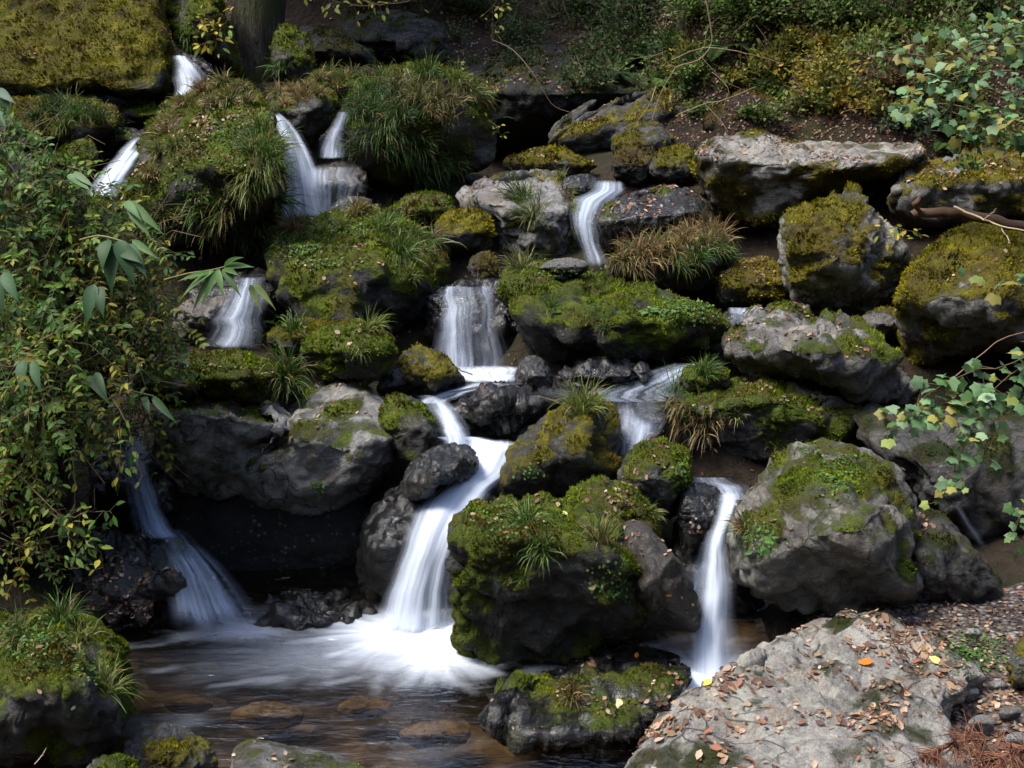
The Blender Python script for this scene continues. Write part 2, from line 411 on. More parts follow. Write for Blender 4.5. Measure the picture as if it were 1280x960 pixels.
# far, dark and shaded
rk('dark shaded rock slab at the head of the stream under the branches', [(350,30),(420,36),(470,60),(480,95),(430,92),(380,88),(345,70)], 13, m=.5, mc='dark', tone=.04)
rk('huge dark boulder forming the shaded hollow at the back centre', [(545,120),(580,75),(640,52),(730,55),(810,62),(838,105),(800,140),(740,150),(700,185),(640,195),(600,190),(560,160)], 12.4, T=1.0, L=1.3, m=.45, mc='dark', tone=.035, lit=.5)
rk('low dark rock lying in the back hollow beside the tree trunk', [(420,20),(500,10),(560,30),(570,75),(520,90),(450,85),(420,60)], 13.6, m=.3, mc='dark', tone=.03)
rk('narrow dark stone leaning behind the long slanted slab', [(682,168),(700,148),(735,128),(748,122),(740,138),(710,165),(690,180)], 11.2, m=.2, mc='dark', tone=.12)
rk('long grey slab slanting up to the right, strewn with dead leaves', [(678,182),(700,160),(750,132),(820,106),(890,92),(905,120),(870,150),(800,176),(745,206),(700,197)], 10.4, T=.35, edge=[(678,178),(760,160),(830,140),(905,115)], run=.9, m=.42, mc='yellow', tone=.13, lit=1.0, lich=.3)
rk('mossy grassy rock beside the dark tree trunk at top left', [(338,50),(352,28),(375,40),(395,70),(392,100),(365,112),(340,100)], 11, m=.75, tone=.12)
rk('steep grassy rock above the topmost waterfall', [(198,-50),(262,-50),(283,20),(300,70),(308,100),(290,108),(258,92),(232,70),(214,50)], 10.9, T=.6, m=.85, tone=.12)
rk('enormous olive moss covered boulder filling the top left corner', [(-140,-90),(190,-90),(203,0),(216,55),(221,95),(222,124),(190,134),(150,128),(110,120),(60,122),(0,115),(-140,120)], 9.4, T=.7, edge=[(-140,112),(100,116),(222,120)], run=1.5, under=.1, m=1.0, mc='olive', tone=.13, c=(60,20))
rk('small mossy rock wedged left of the grassy mound near the top fall', [(150,130),(185,128),(215,140),(205,156),(170,160),(150,150)], 9.7, m=.7, tone=.08)
rk('dark wet rock with water sliding beside it at the topmost fall', [(216,64),(240,64),(262,78),(274,96),(262,100),(245,96),(228,108),(218,100)], 10.2, m=.0, wet=.9, tone=.14, lich=.1, strata=1.0)
rk('black wet rock face behind the topmost white fall', [(212,72),(250,90),(262,112),(240,135),(216,130)], 10.6, m=0, wet=.8, tone=.08)
rk('mossy ledge with grass below the enormous corner boulder', [(-40,125),(30,118),(80,118),(128,124),(152,142),(150,170),(118,192),(60,200),(0,205),(-40,190)], 9.2, T=.5, m=.85, mc='olive', tone=.1)
rk('low mossy rock left of the slanting upper left fall', [(60,195),(110,170),(125,190),(120,215),(105,235),(60,240)], 8.6, m=.7, tone=.08)
rk('dark wet stone at the lip of the upper left fall', [(130,165),(160,158),(192,166),(196,180),(168,186),(128,192)], 9.2, m=.1, wet=.8, tone=.12, lich=.2)
rk('brown wet rock slope right of the upper left fall', [(108,250),(130,215),(160,185),(190,170),(215,185),(205,225),(175,250),(140,262)], 8.95, T=.35, m=.12, wet=.7, tone=.14, lich=.3, lit=.4, warm=1)
rk('small grass topped rock splitting the twin upper falls', [(332,118),(365,104),(402,108),(424,124),(420,148),(400,172),(388,192),(372,172),(350,156),(335,140)], 9.3, m=.62, wet=.5, tone=.13)
rk('black wet wall behind the twin upper falls', [(322,135),(380,150),(440,130),(455,180),(455,230),(440,275),(400,285),(340,280),(325,230)], 9.75, T=.4, m=0, wet=.9, tone=.08, lich=.1)
rk('smooth pale wet ledge the right upper fall pours over', [(378,218),(400,204),(430,200),(455,206),(462,228),(455,262),(430,278),(400,276),(382,262)], 8.8, T=.25, edge=[(378,226),(462,226)], run=.35, m=0, wet=.55, tone=.26, lich=.3, warm=1)
rk('grass covered mossy shoulder at the left of the great tufted boulder', [(378,102),(400,90),(432,88),(462,96),(460,125),(430,134),(400,125)], 10.1, m=.85, tone=.1)
rk('great tufted boulder draped with long green grass, top centre', [(430,130),(446,102),(485,84),(520,77),(556,82),(592,96),(614,116),(622,150),(622,200),(604,214),(570,226),(530,242),(485,242),(450,220),(432,180)], 9.7, T=.7, L=.55, m=.80, tone=.12, c=(525,160))
rk('broad grassy mound with brown litter between the left falls', [(160,215),(178,168),(205,128),(240,104),(275,98),(315,104),(336,130),(350,165),(357,215),(356,250),(340,290),(300,318),(250,335),(200,335),(155,300),(140,255)], 8.5, T=.75, L=1.0, m=.84, mc='green', tone=.12, lit=1.2, c=(255,215))
rk('flat mossy stones above the pale topped boulder', [(622,205),(650,190),(692,186),(735,198),(748,210),(730,220),(690,222),(640,214)], 9.7, m=.8, mc='yellow', tone=.2, lit=.6)
rk('dark boulder with a thin moss cap right of the hollow', [(762,172),(785,154),(815,152),(842,168),(848,186),(830,200),(790,205),(765,196)], 9.8, m=.45, mc='olive', tone=.12)
rk('rounded dark boulder in front of the moss capped pair', [(762,205),(770,186),(795,180),(818,184),(824,205),(818,225),(790,234),(768,228)], 9.35, m=.35, mc='brown', tone=.1)
rk('olive mossy boulder tucked left of the big pale slab', [(810,208),(822,190),(845,182),(868,188),(872,215),(862,232),(835,234),(814,226)], 9.2, m=.8, mc='olive', tone=.12)
rk('mossy brown rock rising behind the big pale slab', [(872,165),(890,135),(920,115),(955,112),(975,135),(985,165),(930,178)], 9.7, T=.4, m=.75, mc='brown', tone=.15)
rk('dark wet stone above the centre right waterfall', [(700,222),(735,215),(752,226),(750,246),(722,256),(704,250)], 9.0, m=.2, wet=.8, tone=.09)
rk('black wet rock wall behind the centre right waterfall', [(712,235),(760,225),(785,250),(775,300),(765,345),(728,345),(712,290)], 8.95, T=.3, m=0, wet=.9, tone=.08)
rk('glossy black rock with brown leaves on its sloping top', [(742,268),(764,250),(800,236),(845,230),(876,240),(882,262),(862,290),(805,310),(755,316),(743,296)], 8.1, T=.42, edge=[(742,278),(800,272),(882,262)], run=.6, m=.06, wet=.85, tone=.16, lich=.2, lit=1.3)
rk('big flat pale slab with brown leaves and a mossy front', [(866,188),(882,170),(930,156),(985,150),(1045,152),(1110,158),(1150,172),(1168,186),(1150,204),(1095,216),(1042,242),(1000,266),(975,296),(938,300),(908,286),(882,256),(868,222)], 8.25, T=.5, edge=[(864,192),(930,200),(1000,204),(1080,206),(1168,192)], run=1.5, under=.25, m=.8, mc='olive', tone=.36, lich=.8, lit=.7, mtop=-.7, warm=.6, c=(985,220), strata=.6)
rk('yellow mossy rock shelf with leaves right of the pale slab', [(1105,262),(1112,232),(1135,205),(1180,196),(1230,182),(1330,165),(1340,280),(1245,278),(1190,300),(1140,290)], 8.0, sharp=22, T=.55, edge=[(1100,240),(1180,232),(1340,225)], run=1.0, m=.68, mc='yellow', tone=.26, lit=1.0, lich=.6)
rk('pale topped boulder with a hanging grass tuft at centre', [(565,240),(596,222),(645,212),(700,210),(716,232),(724,275),(735,322),(712,345),(660,350),(625,335),(617,295),(600,264),(575,262)], 8.45, T=.5, edge=[(560,256),(610,250),(660,262),(725,262)], run=.85, under=.2, m=.6, mc='yellow', tone=.33, lich=.5, lit=.5, mtop=-.45, c=(665,280))
rk('low mossy rock with brown specks left of the pale topped boulder', [(485,268),(500,248),(530,240),(558,244),(572,262),(560,280),(520,286),(490,284)], 8.6, m=.85, tone=.12)
rk('square mossy block beside the pale topped boulder', [(540,285),(556,266),(590,262),(614,270),(618,300),(608,320),(575,324),(548,315)], 8.3, m=.78, mc='yellow', tone=.14)
rk('small brown mossy cone rock above the centre waterfall', [(583,340),(588,322),(604,312),(618,320),(622,345),(600,352)], 7.9, m=.7, mc='brown', tone=.12)
rk('small black and white wet rock at the edge of the upper pool', [(408,262),(425,248),(452,244),(468,250),(462,264),(440,276),(412,276)], 8.6, m=0, wet=.8, tone=.3, lich=.7)
rk('mossy long rock draped with grass left of the centre waterfall', [(330,300),(345,280),(395,272),(425,258),(455,252),(485,262),(515,278),(545,298),(562,325),(560,365),(535,395),(505,418),(445,424),(385,412),(345,385),(333,345)], 7.75, T=.62, L=1.0, m=.8, tone=.05, lit=.5, wet=.2)
rk('grassy straw coloured rock above the long dark boulder', [(753,335),(775,315),(820,298),(860,286),(892,282),(915,300),(918,330),(900,362),(860,375),(800,368),(765,352)], 7.9, T=.45, m=.85, mc='olive', tone=.1, lit=.3)
rk('orange mossy rock sprinkled with leaves in front of the pale slab', [(892,360),(898,342),(925,326),(955,322),(982,335),(985,365),(970,384),(925,388),(898,380)], 7.7, m=.9, mc='yellow', tone=.15, lit=1.3)
rk('flat grey stone perched on the long dark boulder', [(672,334),(690,324),(715,321),(737,330),(735,342),(700,345),(676,342)], 7.25, T=.1, m=0, tone=.2, lich=.5)
rk('pointed mossy boulder with pale lichen spots in front of the slab', [(970,300),(974,268),(1008,256),(1048,240),(1062,229),(1080,236),(1092,262),(1120,285),(1140,312),(1138,345),(1115,375),(1075,400),(1035,402),(992,388),(976,355)], 7.6, sharp=24, T=.5, L=.5, m=.66, mc='yellow', tone=.3, lich=1.0, c=(1050,320))
rk('little grey stone between the pointed boulder and the leafy slope', [(1072,405),(1082,388),(1110,384),(1132,396),(1132,418),(1105,426),(1080,420)], 7.1, m=.4, mc='yellow', tone=.2, lit=.4)
rk('small dark wet stones where the thin right stream drops', [(895,400),(910,386),(935,384),(945,396),(935,412),(905,418)], 7.35, m=.05, wet=.7, tone=.2)
rk('large rounded yellow mossy boulder at the right edge', [(1114,388),(1128,350),(1160,308),(1195,285),(1240,276),(1310,290),(1370,330),(1375,430),(1300,440),(1225,445),(1170,462),(1148,470),(1128,440)], 6.8, sharp=20, T=.7, L=.6, m=.86, mc='yellow', tone=.32, lich=1.0, c=(1235,370), lit=.15)
rk('rugged grey mossy ridge rock with a leaf filled hollow', [(898,425),(915,398),(950,378),(1000,380),(1045,392),(1090,408),(1128,440),(1147,480),(1140,512),(1105,516),(1060,500),(1010,474),(950,476),(912,462)], 6.75, T=.5, L=1.0, m=.42, mc='green', tone=.28, lich=.8, lit=.9, disp=1.5, c=(1020,440))
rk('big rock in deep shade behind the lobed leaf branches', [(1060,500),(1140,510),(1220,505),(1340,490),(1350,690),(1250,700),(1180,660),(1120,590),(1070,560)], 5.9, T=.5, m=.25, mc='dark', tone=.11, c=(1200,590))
rk('dark wet wall behind the centre waterfall', [(530,372),(552,355),(600,345),(640,350),(665,385),(680,430),(665,470),(560,475),(530,430)], 7.45, T=.3, m=.05, wet=.9, tone=.08, lich=.2, disp=1.6)
rk('long dark mossy boulder spanning the middle of the stream', [(620,352),(635,332),(670,328),(720,336),(775,350),(835,365),(888,378),(915,398),(912,425),(885,446),(830,455),(770,458),(710,468),(675,452),(650,420),(628,385)], 7.1, T=.6, L=.7, m=.74, mc='green', tone=.055, c=(760,405), disp=1.3)
rk('small knobbly brown rock below the centre waterfall', [(642,470),(650,450),(665,442),(682,450),(692,470),(690,492),(660,494),(645,486)], 6.45, m=0, wet=.5, tone=.12)
rk('folded blue black wet rock beside the middle pool', [(688,478),(700,462),(735,452),(775,448),(812,456),(816,470),(790,482),(745,488),(705,490)], 6.55, T=.2, m=0, wet=.95, tone=.22, lich=.2, strata=1.6, disp=1.5, c=(755,470))
rk('mossy dome rock at the left foot of the centre waterfall', [(487,476),(496,445),(522,432),(550,440),(576,462),(585,480),(570,498),(530,504),(495,500)], 6.45, T=.28, m=.62, mc='yellow', tone=.06, wet=.4)
rk('little black rock left of the mossy dome rock', [(468,490),(478,466),(498,458),(512,470),(510,495),(488,502)], 6.3, m=.0, wet=.5, tone=.05)
rk('wide black wet rock with a shiny rim under the middle pool', [(556,515),(575,492),(610,478),(660,480),(720,488),(742,492),(725,508),(695,528),(665,552),(620,562),(580,556),(560,538)], 6.05, T=.4, edge=[(550,500),(600,497),(680,494),(745,492)], run=.4, under=.15, m=0, wet=.9, tone=.10, lich=.3, lit=.15, disp=1.4)
rk('mossy rock holding tufts at the left shoulder of the pool ledge', [(370,440),(392,415),(430,402),(470,405),(492,425),(492,455),(470,482),(425,478),(385,468)], 6.35, m=.8, tone=.1, lit=.3)
rk('mossy rock with reddish leaves behind the arching grass tuft', [(330,425),(350,405),(385,398),(425,405),(430,430),(395,448),(345,446)], 6.75, m=.8, mc='olive', tone=.1, lit=.5)
rk('bright green mossy hump on the left ledge', [(230,470),(240,448),(275,438),(310,445),(345,455),(375,470),(370,500),(320,505),(260,498)], 6.1, T=.35, m=.88, mc='green', tone=.15, lit=.5)
rk('grey flat stones scattered with leaves at the left ledge', [(160,478),(185,455),(225,448),(255,462),(258,490),(220,505),(180,505)], 6.1, m=.3, tone=.2, lit=.9)
rk('pale brown wet rock beside the left middle fall', [(218,385),(240,370),(270,360),(292,370),(280,400),(262,425),(235,436),(215,415)], 7.35, m=.05, wet=.45, tone=.3, lit=.4, warm=1)
rk('dark wet wall behind the left middle fall', [(235,355),(290,338),(335,335),(352,370),(348,420),(320,445),(250,445),(235,400)], 7.75, T=.3, m=.0, wet=.9, tone=.14)
rk('overhanging grey rock with moss patches on the left ledge', [(192,512),(215,488),(262,484),(315,494),(355,508),(374,530),(366,580),(340,625),(265,640),(205,610),(188,550)], 5.6, T=.5, edge=[(188,520),(260,515),(374,540)], run=.6, under=.2, m=.45, mc='green', tone=.34, lich=.7, lit=.4, c=(280,550))
rk('large bulging grey boulder with pale top above the dark cave', [(290,575),(350,545),(358,510),(385,482),(415,471),(452,476),(485,502),(504,530),(506,552),(485,592),(450,632),(410,662),(360,664),(300,640),(275,610)], 5.6, T=.6, edge=[(275,575),(360,545),(430,560),(508,545)], run=.7, under=.12, m=.30, mc='green', tone=.36, lich=.8, lit=.25, c=(405,570), disp=.75)
rk('moss patched dark rock beside the second fall', [(474,515),(485,497),(508,492),(530,502),(545,530),(550,560),(535,582),(505,580),(485,555)], 5.85, m=.5, mc='green', tone=.09, wet=.3)
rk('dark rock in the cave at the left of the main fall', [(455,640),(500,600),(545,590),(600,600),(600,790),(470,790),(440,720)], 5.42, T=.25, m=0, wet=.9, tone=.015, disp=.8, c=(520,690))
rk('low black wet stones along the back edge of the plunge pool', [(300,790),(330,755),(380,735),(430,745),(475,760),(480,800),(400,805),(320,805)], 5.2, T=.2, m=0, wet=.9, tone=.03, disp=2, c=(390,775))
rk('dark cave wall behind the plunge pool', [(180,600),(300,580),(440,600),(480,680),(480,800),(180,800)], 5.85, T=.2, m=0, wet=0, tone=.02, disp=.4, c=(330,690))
rk('shiny wet rounded rock at the crest of the main fall', [(500,600),(512,578),(535,560),(565,551),(592,558),(601,575),(592,598),(565,612),(530,628),(505,625)], 5.5, T=.22, m=0, wet=.95, tone=.22, lich=.6, lit=.1, disp=1.2)
rk('grey and mossy boulder topped with an upright grass tuft', [(604,618),(612,588),(640,552),(672,525),(705,502),(745,492),(770,510),(782,550),(784,590),(760,612),(700,622),(640,632)], 5.65, T=.42, L=.6, m=.55, mc='yellow', tone=.11, wet=.3, lich=.3, c=(700,570))
rk('round dark boulder with a bright moss cap above the right fall', [(768,600),(780,570),(802,552),(832,548),(858,560),(867,582),(864,620),(845,650),(805,650),(776,630)], 5.4, T=.3, m=.52, mc='green', tone=.13, lit=.7)
rk('wet rock under the short fall between tufted boulders', [(765,510),(800,500),(835,500),(845,540),(835,580),(790,590),(768,560)], 6.15, T=.2, m=0, wet=.9, tone=.15)
rk('flat mossy rock with leaves and straw grass at middle right', [(822,540),(828,505),(855,487),(905,476),(960,468),(1030,472),(1068,490),(1084,520),(1082,555),(1050,585),(990,598),(920,600),(860,592),(830,575)], 6.05, T=.5, edge=[(820,510),(900,505),(980,500),(1085,520)], run=.6, under=.2, m=.75, mc='green', tone=.17, lich=.5, lit=1.1)
rk('small stone with a grass cap beside the middle stream', [(846,478),(855,462),(880,455),(905,462),(918,480),(900,492),(862,492)], 6.45, m=.85, tone=.15)
rk('blue black wet rock slanting beside the right fall', [(845,620),(862,602),(890,604),(912,625),(905,660),(885,690),(860,700),(848,665)], 5.25, T=.2, m=0, wet=1, tone=.18, strata=.6, disp=1.3)
rk('dark rock wall behind the right fall', [(840,640),(890,620),(935,640),(960,720),(950,800),(930,850),(850,850),(830,740)], 5.35, T=.3, m=0, wet=.8, tone=.05)
rk('moss covered rear block of the great centre boulder with leaves', [(705,615),(745,596),(775,600),(800,618),(822,655),(828,690),(800,705),(760,680),(720,650)], 5.1, T=.3, m=.8, mc='green', tone=.16, lit=1.3)
rk('smooth grey slab leaning at the right of the great centre boulder', [(770,655),(805,645),(832,680),(862,715),(880,762),(876,792),(840,790),(800,785),(780,720)], 4.62, T=.2, m=.0, wet=.35, tone=.11, warm=1.5, lit=.5, lich=.0, disp=.5)
rk('great moss covered centre boulder with three grass tufts', [(556,680),(560,650),(585,628),(630,618),(690,618),(745,628),(780,645),(796,690),(798,735),(818,760),(822,785),(790,800),(735,815),(690,840),(640,856),(605,857),(580,838),(566,800),(560,740)], 4.40, T=.36, edge=[(550,672),(640,668),(720,690),(810,700)], run=.5, under=.22, m=.74, fz=.4, mc='green', tone=.10, wet=.2, lich=.4, lit=.2, c=(675,730), disp=1.2)
for lab, x, y, s in [('reddish brown stone lying under the clear water in the front of the pool', 335, 895, 38), ('brown submerged stone in the middle of the front pool', 455, 885, 30), ('larger brown submerged stone near the wet black ledge', 545, 920, 40), ('dim submerged stone near the lower left boulder', 235, 880, 26)]:
    Yp = (CAM[2] + .14) / math.tan(PITCH + math.atan((y - 480) / F))
    rk(lab, [(x + s * 1.2 * math.cos(a) * random.uniform(.85, 1.15), y - s * .5 * math.sin(a)) for a in np.linspace(0, 2 * math.pi, 10)[:-1]], Yp, name='stone', cat='stone', T=s * .5 * Yp / F, m=0, tone=.34, warm=3, base=False, disp=.8, sub=4)
rk('low layered wet black ledge with moss and orange leaves', [(596,905),(602,872),(640,855),(690,838),(735,818),(790,808),(845,812),(869,840),(862,870),(830,900),(790,935),(740,948),(680,945),(620,930)], 3.86, T=.35, edge=[(590,900),(680,925),(770,920),(875,890)], run=.75, under=.05, m=.30, mc='green', wet=.9, tone=.08, lich=.0, lit=.8, strata=2.0, disp=1.3, c=(730,880))
rk('large domed boulder with moss on top and left shoulder', [(902,690),(908,650),(935,608),(965,575),(1000,553),(1045,549),(1090,560),(1125,585),(1148,620),(1155,680),(1180,730),(1190,770),(1150,782),(1085,778),(1020,768),(965,752),(925,730)], 4.95, T=.6, L=.55, m=.44, mc='green', tone=.25, lich=.9, lit=.08, c=(1035,670), warm=.5)
rk('dark mossy slope joined to the right side of the domed boulder', [(1120,650),(1150,630),(1185,645),(1215,680),(1245,715),(1258,740),(1240,768),(1195,788),(1130,785),(1100,740)], 5.05, T=.35, m=.55, mc='dark', tone=.10, wet=.4, lit=.8)
rk('dark wet rocky steps under the left cascade', [(82,720),(100,680),(140,655),(190,655),(240,690),(280,720),(315,765),(312,792),(250,800),(160,800),(95,790)], 5.35, T=.35, L=1.2, m=.05, wet=.95, tone=.09, lich=.2, lit=.35, strata=.8, disp=2.2, c=(195,735))
rk('dark wet rock face at the head of the left cascade', [(110,545),(190,540),(235,570),(240,660),(230,720),(150,720),(110,650)], 5.95, T=.3, m=0, wet=.9, tone=.06)
rk('broad mossy boulder with grass at the lower left corner', [(-90,800),(-20,775),(40,760),(85,762),(125,778),(155,805),(166,845),(166,890),(150,930),(110,965),(60,1000),(-90,1010)], 4.05, T=.5, L=.6, m=.74, mc='green', tone=.13, wet=.2, lit=.15, c=(50,880))
rk('small grey pool side rock with an arch of moss', [(150,940),(165,915),(200,900),(235,910),(265,930),(278,965),(260,1000),(170,1000)], 3.85, T=.18, m=.55, mc='olive', tone=.15, wet=.3)
rk('pale grey pebble shaped rock with a moss spot at the bottom edge', [(98,970),(118,948),(145,942),(168,950),(178,975),(160,1000),(105,1000)], 3.5, T=.12, m=.35, tone=.26, wet=.2)
rk('flat grey rock carrying a pile of brown leaves at the bottom edge', [(286,948),(298,926),(320,921),(360,932),(410,938),(450,950),(478,970),(480,1000),(292,1000)], 3.5, T=.2, edge=[(280,985),(480,985)], run=.22, m=.22, mc='green', tone=.22, wet=.1, lit=.8, c=(375,968), disp=.45)
rk('big pale foreground rock littered with dry leaves', [(765,975),(790,930),(820,890),(870,855),(925,818),(975,795),(1020,772),(1058,760),(1100,762),(1150,784),(1200,800),(1230,820),(1238,845),(1222,868),(1198,885),(1192,910),(1210,945),(1230,1020),(770,1020)], 2.92, T=.45, edge=[(760,1010),(1000,1005),(1240,1010)], run=1.15, under=.1, m=.12, mc='dark', tone=.38, lich=1.0, lit=2.2, warm=.6, c=(1010,890), disp=.9, sub=7)
rk('small mossy stone at the right edge of the gravel bank', [(1258,835),(1265,805),(1300,795),(1320,830),(1300,860),(1268,862)], 3.9, m=.7, mc='yellow', tone=.2)
rk('earth and moss bank under the overhanging left shrubs', [(-260,150),(-80,165),(40,190),(110,250),(150,330),(165,400),(165,470),(130,520),(100,560),(95,640),(70,720),(20,765),(-100,790),(-260,790)], 5.5, name='earth_bank', T=.8, L=.5, m=.5, mc='dark', tone=.05, kind='structure', cat='bank', c=(0,480))

# stones lying on the gravel at the lower right
for i, (x, y, s, t, lab) in enumerate([(1210, 868, 26, .25, 'blue grey round stone on the gravel beside the big pale rock'),
        (1248, 858, 22, .3, 'light grey stone near the mossy stone on the gravel'), (1228, 905, 30, .34, 'speckled grey cobble in the middle of the gravel bank'),
        (1262, 892, 24, .2, 'dark grey flat stone on the leafy gravel'), (1200, 845, 16, .38, 'small whitish stone against the pale rock'),
        (1272, 925, 26, .3, 'brownish cobble at the far right edge of the gravel'), (1238, 938, 20, .16, 'small dark pebble beside the rusty brown frond'),
        (1150, 790, 18, .3, 'grey stone at the damp edge behind the pale rock'), (1216, 792, 18, .42, 'small white stone among leaves by the damp sand')]):
    Yp = (CAM[2] - .30) / math.tan(PITCH + math.atan((y - 480) / F))
    pl = [(x + s * .62 * math.cos(a) * random.uniform(.85, 1.15), y - s * .42 * math.sin(a)) for a in np.linspace(0, 2 * math.pi, 9)[:-1]]
    rk(lab, pl, Yp, name='stone', cat='stone', T=s * .4 * Yp / F, m=0, tone=t, wet=.1, base=False, lit=0, disp=.15, sub=4)

# ------------------------------------------------------------------ the ground: one sheet, close-fitted under the boulders
def axis(lo, hi, flo, fhi, fine, grow=1.12):
    a = list(np.arange(flo, fhi, fine)); s = fine
    while a[-1] < hi: s *= grow; a.append(a[-1] + s)
    s = fine
    while a[0] > lo: s *= grow; a.insert(0, a[0] - s)
    return np.array(a)
gx = axis(-160, 160, -6, 6.5, .055); gy = axis(-120, 200, 2.4, 15.5, .055)
GX, GY = np.meshgrid(gx, gy); gp = np.stack([GX.ravel(), GY.ravel()], 1)
anch = [(a, b, z, s) for a, b, z, s in BASES]
pool = [(x, y, -.28) for x in (-1.2, -.7, -.2, .2) for y in (3.9, 4.4, 4.9)] + [(-.9, 5.6, -.2), (-.3, 5.5, -.15), (.9, 4.6, -.2), (1.0, 4.9, -.1), (-1.7, 5.5, -.1), (-1.3, 5.75, -.15), (-.9, 5.95, -.1), (-.5, 5.9, -.1)]
bank = [(x, y, .29) for x in (1.75, 2.1, 2.5, 3) for y in (3.2, 3.7, 4.2, 4.8)] + [(1.3, 3.3, .15)]
far = [(x, 11.0, 4.1 + .25 * (x - 2)) for x in (2, 3, 4, 5.5)] + [(x, 9.6, 2.75 + .2 * (x - 2)) for x in (2, 3, 4, 5.5)] + [(x, 13.5, 6.2) for x in (2, 4, 6)] + \
      [(x, 11.6, 1.7) for x in (-.8, 0, .8)] + [(x, 12.4, 2.0) for x in (-1.5, -.5, .5)] + [(x, 13.8, 3.4) for x in (-2, -1, 0, 1)] + [(x, 15.5, 5.6) for x in (-3, -1, 1, 3)] + \
      [(-4.2, 10, 2.0), (-3.4, 9.4, 1.9), (-4.8, 9.2, 2.0), (-5.6, 8.6, 2.3), (-4, 12, 3.4), (-5, 7, 2.6), (-4, 5.5, 1.8), (-3.2, 4.5, 1.0), (4, 7, 2.2), (5.5, 6, 2.3), (4, 5, .9), (5.5, 8, 2.9),
       (-1, 2.5, -.2), (1.5, 2.5, .2), (0, 1, -.3)]
AX = np.array([(a[0], a[1], a[2]) for a in anch] + pool + bank + far)
wt = np.array([1.0] * len(anch) + [2.0] * (len(pool) + len(bank)) + [1.5] * len(far))
gz = np.zeros(len(gp)); ws = np.zeros(len(gp))
for (ax, ay, az), k in zip(AX, wt):
    d2 = (gp[:, 0] - ax) ** 2 + (gp[:, 1] - ay) ** 2
    q = k / (d2 + .03) ** 1.7; gz += q * az; ws += q
gz /= ws
xx, yy = gp[:, 0], gp[:, 1]
# away from the stream: a wooded ravine; the rise behind the camera is added to block skylight
val = np.maximum(.62 * (np.abs(xx) - 3.2), 0) + np.where(yy > 0, .42 * np.maximum(yy - 3, 0), .5 * np.maximum(-yy - 8, 0))
val = np.maximum(val, .78 * (yy - 8.2) + .5) * 1.0
val = np.where(yy > 30, val * 0 + np.maximum(.62 * (np.abs(xx) - 3.2), .78 * 21.8 + .5 + .25 * (yy - 30)), val)
inside = sstep(7.5, 5.0, np.abs(xx)) * sstep(17.5, 14.5, yy) * sstep(-3, 1.5, yy)
gz = gz * inside + val * (1 - inside)
gp3 = np.stack([xx, yy, gz * 0], 1)
gz = gz + .05 * fbm(gp3 / .5, 4, 77) + .5 * fbm(gp3 / 6, 3, 78) * (1 - inside)
gz = gz - .04
GV = np.stack([xx, yy, gz], 1)
nx, ny = len(gx), len(gy)
ii = (np.arange(ny - 1)[:, None] * nx + np.arange(nx - 1)[None]).ravel()
GF = np.stack([ii, ii + 1, ii + nx + 1, ii + nx], 1)
gme = mk_mesh('ground', GV, GF, True, M_GROUND)
gme.materials.append(bank_mat())
fc = GV[GF].mean(1)
isb = (fc[:, 0] > 1.45) & (fc[:, 0] < 6) & (fc[:, 1] > 2.6) & (fc[:, 1] < 5.1) & (fc[:, 2] < .6)
gme.materials.append(bed_mat()); isp = (fc[:, 2] < .0) & (fc[:, 1] > 2.4) & (fc[:, 1] < 5.6) & (np.abs(fc[:, 0]) < 3)
gme.polygons.foreach_set('material_index', np.where(isp, 2, isb.astype(np.int32)).astype(np.int32))
ground = link('ground', gme); tag(ground, 'dark forest soil and gravel under and around the boulders', 'ground', None, 'structure')

# everything so far in one ray tree, to root plants where they are seen
tv, tf, owner = [], [], []
o_ = 0
for i, r in enumerate(ROCKS):
    tv.append(r['V']); tf.append(r['F'] + o_); o_ += len(r['V']); owner.append(np.full(len(r['F']), i))
gt = np.concatenate([GF[:, :3], GF[:, [0, 2, 3]]]); tv.append(GV); tf.append(gt + o_); owner.append(np.full(len(gt), -1))
tv = np.concatenate(tv); tf = np.concatenate(tf); owner = np.concatenate(owner)
BVH = BVHTree.FromPolygons([tuple(v) for v in tv.tolist()], [tuple(f) for f in tf.tolist()])
CV = Vector(CAM)
def hit(px, py):
    d = Vector(FW + (px - 640) / F * RT + (480 - py) / F * UP).normalized()
    loc, n, idx, dist = BVH.ray_cast(CV, d)
    if loc is None: return None
    if n.dot(d) > 0: n = -n
    return np.array(loc), np.array(n), owner[idx]

# ------------------------------------------------------------------ water
wx = np.arange(-3.2, 1.75, .0125); wy = np.arange(3.0, 6.6, .0125)
WX, WY = np.meshgrid(wx, wy); wp = np.stack([WX.ravel(), WY.ravel(), np.zeros(WX.size)], 1)
def foam_at(cx_, cy_, rx, ry, fwd, seed, pw=1.0, streak=7):
    """foam carried away from the foot of a fall: dense core, radial streaks thinning out"""
    dx = (wp[:, 0] - cx_) / rx; dy = (wp[:, 1] - cy_) / ry
    th = np.arctan2(dy, dx); rr = np.hypot(dx, dy)
    q = np.stack([th * streak + .6 * fbm(wp / .35, 2, seed + 3), rr * 1.6, np.zeros_like(rr)], 1)
    n = fbm(q, 4, seed) * .65 + .3 * fbm(wp * np.array([9, 22, 1]), 3, seed + 5)
    return np.clip(1.25 - rr * (1.05 - .55 * n) ** 1, 0, 1) ** (1.5 * pw)
foam = np.clip(foam_at(-.50, 4.93, .58, .42, 0, 11), 0, 1)
foam = np.maximum(foam, .85 * foam_at(-.34, 4.70, .34, .28, 0, 12))
foam = np.maximum(foam, .40 * foam_at(-1.30, 4.98, .36, .17, 0, 13))
foam = np.maximum(foam, .22 * foam_at(-.85, 4.72, .75, .30, 0, 16, streak=11))
foam = np.maximum(foam, 1.0 * foam_at(.86, 4.45, .34, .42, 0, 14))
